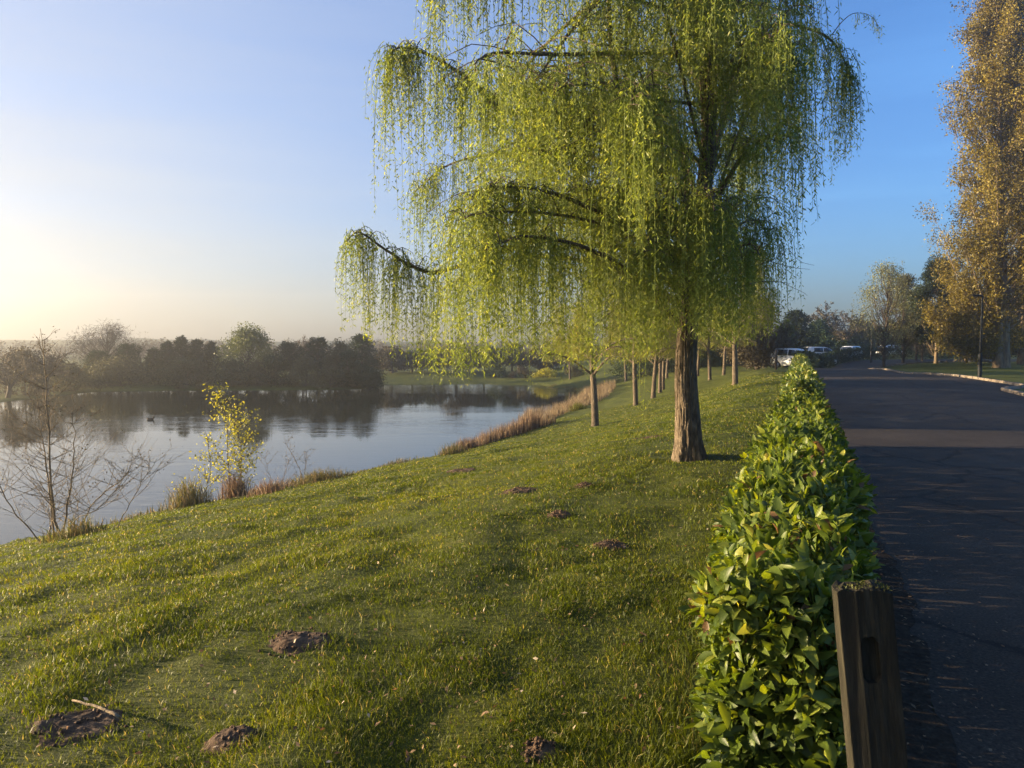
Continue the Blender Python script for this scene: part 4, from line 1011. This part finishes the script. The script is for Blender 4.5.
def along(pts, n):
    P = np.array([shore(a, b) for a, b in pts]); return spline(P, n)
def fringe():
    g = Geo(); N = 26000
    seg = LAKE[3:13]; pts = spline(np.c_[seg, np.zeros(len(seg))], 400)
    k = rng.integers(0, 399, N); f = rng.random(N)[:, None]; p = pts[k] + (pts[k + 1] - pts[k]) * f
    p[:, :2] += rng.normal(size=(N, 2)) * .35
    sd = lake_sd(p[:, 0], p[:, 1]); ok = (sd > -.35) & (sd < .6) & (rng.random(N) < .15 + 1.2 * np.clip(vnoise(p[:, 0] * .7, p[:, 1] * .7, 95) - .35, 0, 1))
    p = p[ok]; n = len(p); p[:, 2] = np.maximum(gz(p[:, 0], p[:, 1]), WATER_Z - .1) - .02
    tall = np.clip(vnoise(p[:, 0] * .5, p[:, 1] * .5, 96) - .3, 0, 1)
    blades(g, p, (.1 + .5 * tall) * (.4 + .8 * rng.random(n)), .015 + .015 * rng.random(n), .9 * rng.random(n), rng.random(n)); return g
tag(fringe().build('bank_grass', M['bank']), 'rough grass fringe along the edge of the lawn above the water', 'grass', kind='stuff')
def reeds(pts, n, hfun, spread, mat, name, lab):
    P = along(pts, 300); g = Geo(); f = rng.random(n); k = (f * 298).astype(int); p = P[k] + (P[k + 1] - P[k]) * rng.random(n)[:, None]
    t = unit(np.gradient(P, axis=0))[k]; nrm = np.stack([-t[:, 1], t[:, 0], 0 * t[:, 0]], 1)
    p = p + nrm * (rng.random(n) * spread(f))[:, None] + rng.normal(size=(n, 3)) * .1
    p[:, 2] = np.maximum(gz(p[:, 0], p[:, 1]), WATER_Z - .3) - .03
    clump = .45 + 1.1 * vnoise(p[:, 0] * .9, p[:, 1] * .9, 97)
    blades(g, p, hfun(f) * (.5 + .6 * rng.random(n)) * clump, .02 + .02 * rng.random(n), .5 * rng.random(n) ** 1.5, rng.random(n))
    tag(g.build(name, M[mat]), lab, 'reeds', kind='stuff')
reeds([(448, 455), (470, 449), (500, 440), (530, 431), (556, 423)], 4500, lambda f: np.interp(f, [0, .2, .5, .85, 1], [.3, .45, .75, .9, .6]), lambda f: np.interp(f, [0, .4, 1], [.3, 1.2, 1.8]), 'reed', 'reeds', 'rust brown dry reeds along the near bank')
reeds([(552, 420), (575, 410), (600, 401), (612, 392), (616, 386)], 6500, lambda f: .75 + 0 * f, lambda f: np.interp(f, [0, .3, 1], [2.2, 4, 3.]), 'tanreed', 'reeds', 'pale tan reed bed behind the slim row willow')

# ================================================================== DUCK
def duck():
    p = np.array([(-.27, 0, .10), (-.24, 0, .10), (-.16, 0, .075), (-.05, 0, .06), (.08, 0, .06), (.15, 0, .085), (.175, 0, .15), (.18, 0, .20), (.20, 0, .245), (.225, 0, .25), (.25, 0, .243), (.29, 0, .235), (.305, 0, .233)])
    r = np.array([.008, .03, .075, .10, .10, .075, .042, .035, .045, .043, .03, .016, .006])
    g = Geo(); tube(g, spline(p, 40), np.interp(np.linspace(0, 1, 40), np.linspace(0, 1, 13), r), 12); o = g.build('duck', noise_mat('duck_plumage', [(.35, (.035, .028, .02)), (.65, (.12, .09, .06))], (1, 1, 1), 12, .7, .2, .01), smooth=True)
    d = (EYE - WATER_Z) * F / (420 - HORIZON); o.location = ((149 - 512) / F * d, d, WATER_Z); o.rotation_euler = (0, 0, .15); return o
tag(duck(), 'dark duck swimming alone on the open water', 'duck')

# ================================================================== LAMP POSTS
def lamp_post(label, px, py, arm_dir=-1):
    x0 = foot(px, py); root = thing('lamp_post', label, 'lamp post', x0, 'lamp posts beside the road')
    g = Geo(); tube(g, [(0, 0, -.1), (0, 0, .02), (0, 0, 1.1), (0, 0, 1.16), (0, 0, 1.2)], [.10, .095, .095, .08, .05], 14); g.build('base', M['blackmetal'], root, smooth=False)
    g = Geo(); tube(g, spline([(0, 0, 1.15), (0, 0, 2.4), (0, 0, 3.6), (0, 0, 4.0)], 10), np.linspace(.052, .04, 10), 12); g.build('pole', M['blackmetal'], root, smooth=True)
    g = Geo(); tube(g, spline([(.04, 0, 4.0), (0, 0, 4.03), (arm_dir * .15, 0, 4.06), (arm_dir * .5, 0, 4.075)], 12), np.interp(np.linspace(0, 1, 12), [0, .3, .5, .9, 1], [.03, .035, .055, .05, .025]), 12); hd = g.build('lamp_head', M['blackmetal'], root, smooth=True); hd.scale = (1, 1.6, 1)
    g = Geo(); tube(g, [(arm_dir * .22, 0, 4.03), (arm_dir * .42, 0, 4.035)], [.035, .035], 10); g.build('lens', M['glass'], hd)
    return root
lamp_post('black lamp post on the kerb in front of the golden poplar', 980, 377)
lamp_post('farther black lamp post at the bend beside the airy pale tree', 871, 363)
g = Geo(); p = foot(776, 370); tube(g, [(0, 0, -.1), (0, 0, .5), (0.02, 0, 1.3)], [.08, .075, .07], 8)
o = g.build('wooden_post', M['bark_dark'], smooth=True); o.location = [float(a) for a in p]; tag(o, 'short dark wooden post at the lawn corner by the white car', 'post')

# ================================================================== CARS
def car(label, loc, rz, paint, L=3.9, W=1.7, H=1.5, van=False):
    root = thing('parked_car', label, 'car', loc, 'cars in the car park', rz)
    # side outline: lower body and greenhouse stations along x (rear -> front)
    xs = np.array([-1., -.985, -.93, -.8, -.62, -.3, .02, .28, .46, .62, .85, .96, 1.]) * L / 2
    top = np.array([.42, .62, .70, .985, 1.0, 1.0, .985, .90, .72, .635, .58, .50, .38]) * H if not van else np.array([.42, .75, .96, .995, 1.0, 1.0, .99, .95, .78, .66, .60, .52, .38]) * H
    shoulder = np.array([.40, .55, .60, .62, .63, .63, .62, .61, .60, .585, .55, .47, .36]) * H
    wid = np.array([.86, .93, .96, .99, 1, 1, 1, 1, 1, .99, .95, .88, .78]) * W / 2
    bot = np.array([.28, .22, .18, .16, .15, .15, .15, .15, .15, .16, .18, .22, .26]) * H
    g = Geo(); sec = []
    for k in range(len(xs)):
        tw = wid[k] * (.80 if top[k] > shoulder[k] + .1 else .9)
        sec.append([(xs[k], -wid[k] * .92, bot[k]), (xs[k], -wid[k], (bot[k] + shoulder[k]) / 2), (xs[k], -wid[k] * .97, shoulder[k]), (xs[k], -tw, max(top[k] - .05, shoulder[k] + .005)), (xs[k], -tw * .8, max(top[k], shoulder[k] + .01)),
                    (xs[k], tw * .8, max(top[k], shoulder[k] + .01)), (xs[k], tw, max(top[k] - .05, shoulder[k] + .005)), (xs[k], wid[k] * .97, shoulder[k]), (xs[k], wid[k], (bot[k] + shoulder[k]) / 2), (xs[k], wid[k] * .92, bot[k])])
    V = np.array(sec); n, m = V.shape[:2]; i = np.arange(n - 1)[:, None] * m; j = np.arange(m)[None]; kk = (j + 1) % m
    q = np.stack([i + j, i + m + j, i + m + kk, i + kk], -1).reshape(-1, 4).tolist(); q += [(0, 1, 8, 9), (1, 2, 7, 8), (2, 3, 6, 7), (3, 4, 5, 6)]; e = (n - 1) * m; q += [(e + 9, e + 8, e + 1, e), (e + 8, e + 7, e + 2, e + 1), (e + 7, e + 6, e + 3, e + 2), (e + 6, e + 5, e + 4, e + 3)]
    g.add(V.reshape(-1, 3), q); body = g.build('body', paint, root, smooth=True)
    def quad(name, pts, mat, parent=root):
        pts = np.array(pts, float); nn = np.cross(pts[1] - pts[0], pts[3] - pts[0]); nn = nn / np.linalg.norm(nn) * .012
        g = Geo(); g.add(np.concatenate([pts + nn, pts - nn]), [(0, 1, 2, 3), (7, 6, 5, 4), (0, 4, 5, 1), (1, 5, 6, 2), (2, 6, 7, 3), (3, 7, 4, 0)]); return g.build(name, mat, parent)
    sh, tp = .645 * H, .93 * H; ws, wt = W / 2 * .985, W / 2 * .83
    for sg in (-1, 1):
        quad('side_window', [(-.60 * L / 2, sg * ws, sh), (-.12 * L / 2, sg * ws, sh), (-.12 * L / 2, sg * wt, tp), (-.56 * L / 2, sg * wt, tp)], M['glass'])
        quad('side_window', [(-.07 * L / 2, sg * ws, sh), (.40 * L / 2, sg * ws, sh), (.22 * L / 2, sg * wt, tp * .97), (-.07 * L / 2, sg * wt, tp)], M['glass'])
        quad('headlight', [(.985 * L / 2, sg * W * .25, .40 * H), (.985 * L / 2, sg * W * .42, .40 * H), (.95 * L / 2, sg * W * .42, .48 * H), (.96 * L / 2, sg * W * .25, .48 * H)], M['lens'])
        quad('tail_light', [(-.995 * L / 2, sg * W * .36, .45 * H), (-.995 * L / 2, sg * W * .46, .45 * H), (-.98 * L / 2, sg * W * .46, .6 * H), (-.98 * L / 2, sg * W * .36, .6 * H)], M['redlens'])
        for xw in (-.62, .62):
            g = Geo(); tube(g, [(xw * L / 2, sg * (W / 2 - .18), .3), (xw * L / 2, sg * (W / 2 - .16), .3), (xw * L / 2, sg * (W / 2 - .0), .3), (xw * L / 2, sg * (W / 2 + .012), .3)], [.28, .31, .31, .27], 20); wh = g.build('wheel', M['rubber'], root)
            g = Geo(); tube(g, [(xw * L / 2, sg * (W / 2 - .02), .3), (xw * L / 2, sg * (W / 2 + .022), .3)], [.2, .19], 16); g.build('rim', M['rim'], wh)
    quad('windscreen', [(.50 * L / 2, -W * .42, .66 * H), (.50 * L / 2, W * .42, .66 * H), (.28 * L / 2, W * .36, .93 * H), (.28 * L / 2, -W * .36, .93 * H)], M['glass'])
    quad('rear_window', [(-.935 * L / 2, -W * .40, .72 * H), (-.935 * L / 2, W * .40, .72 * H), (-.83 * L / 2, W * .35, .95 * H), (-.83 * L / 2, -W * .35, .95 * H)], M['glass'])
    return root
def spot(px, d): x = (px - 512) / F * d; return (x, d, g1(x, d))
car('white hatchback parked nearest behind the end of the bright hedge', spot(794, 60), math.radians(-48), M['white'], 3.5, 1.7, 1.7, True)
car('silver car parked behind the white hatchback', spot(812, 70), math.radians(-8), M['silver'], 4.2, 1.75, 1.4)
car('white car at the right of the parked row', spot(821, 78), math.radians(5), M['white'], 4.2, 1.75, 1.5)
car('white car coming round the bend above the curving hedge', (spot(848, 84)[0], 84., g1(39.2, 84) - .02), math.radians(-140), M['white'], 3.9, 1.7, 1.5)
car('white car far behind the trunks of the right lawn', spot(891, 104), math.radians(10), M['white'], 4.0, 1.75, 1.6)

# ================================================================== AIR, LIGHT, CAMERA
SUN_EL, SUN_AZ = math.radians(7.3), math.radians(-80)      # azimuth measured from the view direction, negative to the left
def haze():
    g = Geo(); x0, x1, y0, y1, z0, z1 = -425, 425, -70, 425, -7, 31
    v = [(x, y, z) for z in (z0, z1) for x, y in ((x0, y0), (x1, y0), (x1, y1), (x0, y1))]
    g.add(v, [(3, 2, 1, 0), (4, 5, 6, 7), (0, 1, 5, 4), (1, 2, 6, 5), (2, 3, 7, 6), (3, 0, 4, 7)])
    m, N, L, out = nt('morning_haze')
    p = N.new('ShaderNodeVolumePrincipled'); p.inputs['Color'].default_value = (.97, .95, .92, 1); p.inputs['Density'].default_value = HAZE; p.inputs['Anisotropy'].default_value = .82
    L.new(p.outputs[0], out.inputs['Volume'])
    return tag(g.build('haze', m), 'thin morning haze over lake and park', 'haze', kind='stuff')
HAZE = .0016
haze()

w = bpy.data.worlds.new('World'); scene.world = w; w.use_nodes = True
N, L = w.node_tree.nodes, w.node_tree.links; N.clear()
sky = N.new('ShaderNodeTexSky'); sky.sky_type = 'NISHITA'; sky.sun_disc = False; sky.sun_elevation = SUN_EL; sky.sun_rotation = SUN_AZ
sky.altitude = 40; sky.air_density = 1.0; sky.dust_density = 1.8; sky.ozone_density = 5.0
bg = N.new('ShaderNodeBackground'); bg.inputs['Strength'].default_value = .095
wo = N.new('ShaderNodeOutputWorld')
warm = N.new('ShaderNodeMix'); warm.data_type = 'RGBA'; warm.blend_type = 'MULTIPLY'; warm.inputs[0].default_value = 1; warm.inputs[7].default_value = (1.09, .955, .99, 1)
tcw = N.new('ShaderNodeTexCoord'); mpw = N.new('ShaderNodeMapping'); mpw.inputs['Scale'].default_value = (1.6, 1.6, 16); mpw.inputs['Rotation'].default_value = (0, .06, 0)
L.new(tcw.outputs['Generated'], mpw.inputs[0]); cn = N.new('ShaderNodeTexNoise'); cn.inputs['Scale'].default_value = 1.3; cn.inputs['Detail'].default_value = 5; L.new(mpw.outputs[0], cn.inputs[0])
cr_ = ramp(N, [(.52, (1, 1, 1)), (.72, (1.16, 1.13, 1.08))]); L.new(cn.outputs[0], cr_.inputs[0])
cir = N.new('ShaderNodeMix'); cir.data_type = 'RGBA'; cir.blend_type = 'MULTIPLY'; cir.inputs[0].default_value = 1
L.new(sky.outputs[0], cir.inputs[6]); L.new(cr_.outputs[0], cir.inputs[7]); L.new(cir.outputs[2], warm.inputs[6]); 
# thin high veil of cloud, thickest towards the sun, creamy near the horizon
def wm(op, a, b=None, v=None):
    n = N.new('ShaderNodeMath'); n.operation = op; L.new(a, n.inputs[0])
    if b is not None: L.new(b, n.inputs[1])
    if v is not None: n.inputs[1].default_value = v
    return n.outputs[0]
nrm = N.new('ShaderNodeVectorMath'); nrm.operation = 'NORMALIZE'; L.new(tcw.outputs['Generated'], nrm.inputs[0])
dt = N.new('ShaderNodeVectorMath'); dt.operation = 'DOT_PRODUCT'; L.new(nrm.outputs[0], dt.inputs[0])
dt.inputs[1].default_value = (math.sin(SUN_AZ) * math.cos(SUN_EL), math.cos(SUN_AZ) * math.cos(SUN_EL), math.sin(SUN_EL))
vr = N.new('ShaderNodeMapRange'); vr.interpolation_type = 'SMOOTHSTEP'; vr.inputs['From Min'].default_value = -.25; vr.inputs['From Max'].default_value = .85; vr.inputs['To Max'].default_value = .78
L.new(dt.outputs['Value'], vr.inputs[0])
vn = N.new('ShaderNodeMapRange'); vn.inputs['From Min'].default_value = .35; vn.inputs['From Max'].default_value = .7; vn.inputs['To Min'].default_value = .88; vn.inputs['To Max'].default_value = 1.1; L.new(cn.outputs[0], vn.inputs[0])
vf = wm('MULTIPLY', vr.outputs[0], vn.outputs[0])
sx = N.new('ShaderNodeSeparateXYZ'); L.new(nrm.outputs[0], sx.inputs[0])
vc = ramp(N, [(0, (.95, .85, .68)), (.12, (.90, .86, .77)), (.28, (.70, .77, .88)), (.6, (.50, .63, .90))]); L.new(sx.outputs['Z'], vc.inputs[0])
vs = N.new('ShaderNodeVectorMath'); vs.operation = 'SCALE'; vs.inputs['Scale'].default_value = 2.05; L.new(vc.outputs[0], vs.inputs[0])
veil = N.new('ShaderNodeMix'); veil.data_type = 'RGBA'; L.new(vf, veil.inputs[0]); L.new(warm.outputs[2], veil.inputs[6]); L.new(vs.outputs[0], veil.inputs[7])
L.new(veil.outputs[2], bg.inputs[0]); L.new(bg.outputs[0], wo.inputs[0])

sl = bpy.data.lights.new('sun', 'SUN'); sl.energy = 5.0; sl.angle = math.radians(.53); sl.color = (1, .78, .48)
so = bpy.data.objects.new('sun', sl); COL.objects.link(so)
sd_ = Vector((math.sin(SUN_AZ) * math.cos(SUN_EL), math.cos(SUN_AZ) * math.cos(SUN_EL), math.sin(SUN_EL)))
so.rotation_euler = (-sd_).to_track_quat('-Z', 'Y').to_euler(); so.location = (-40, 10, 30)

cd = bpy.data.cameras.new('camera'); cam = bpy.data.objects.new('camera', cd); COL.objects.link(cam)
cd.sensor_width = 36; cd.lens = 36 * F / 1024; cd.clip_end = 4000; cd.clip_start = .05
cam.location = (0, 0, EYE); cam.rotation_euler = (PI / 2 - math.atan((384 - HORIZON) / F), 0, 0)
scene.camera = cam
scene.view_settings.view_transform = 'Standard'; scene.view_settings.look = 'None'; scene.view_settings.gamma = 1
scene.view_settings.exposure = 2.2
scene.view_settings.use_curve_mapping = False
cy = scene.cycles
cy.use_denoising = True
cy.max_bounces = 6; cy.diffuse_bounces = 3; cy.glossy_bounces = 3; cy.transmission_bounces = 4; cy.volume_bounces = 0; cy.transparent_max_bounces = 6
cy.use_adaptive_sampling = True; cy.adaptive_threshold = .02
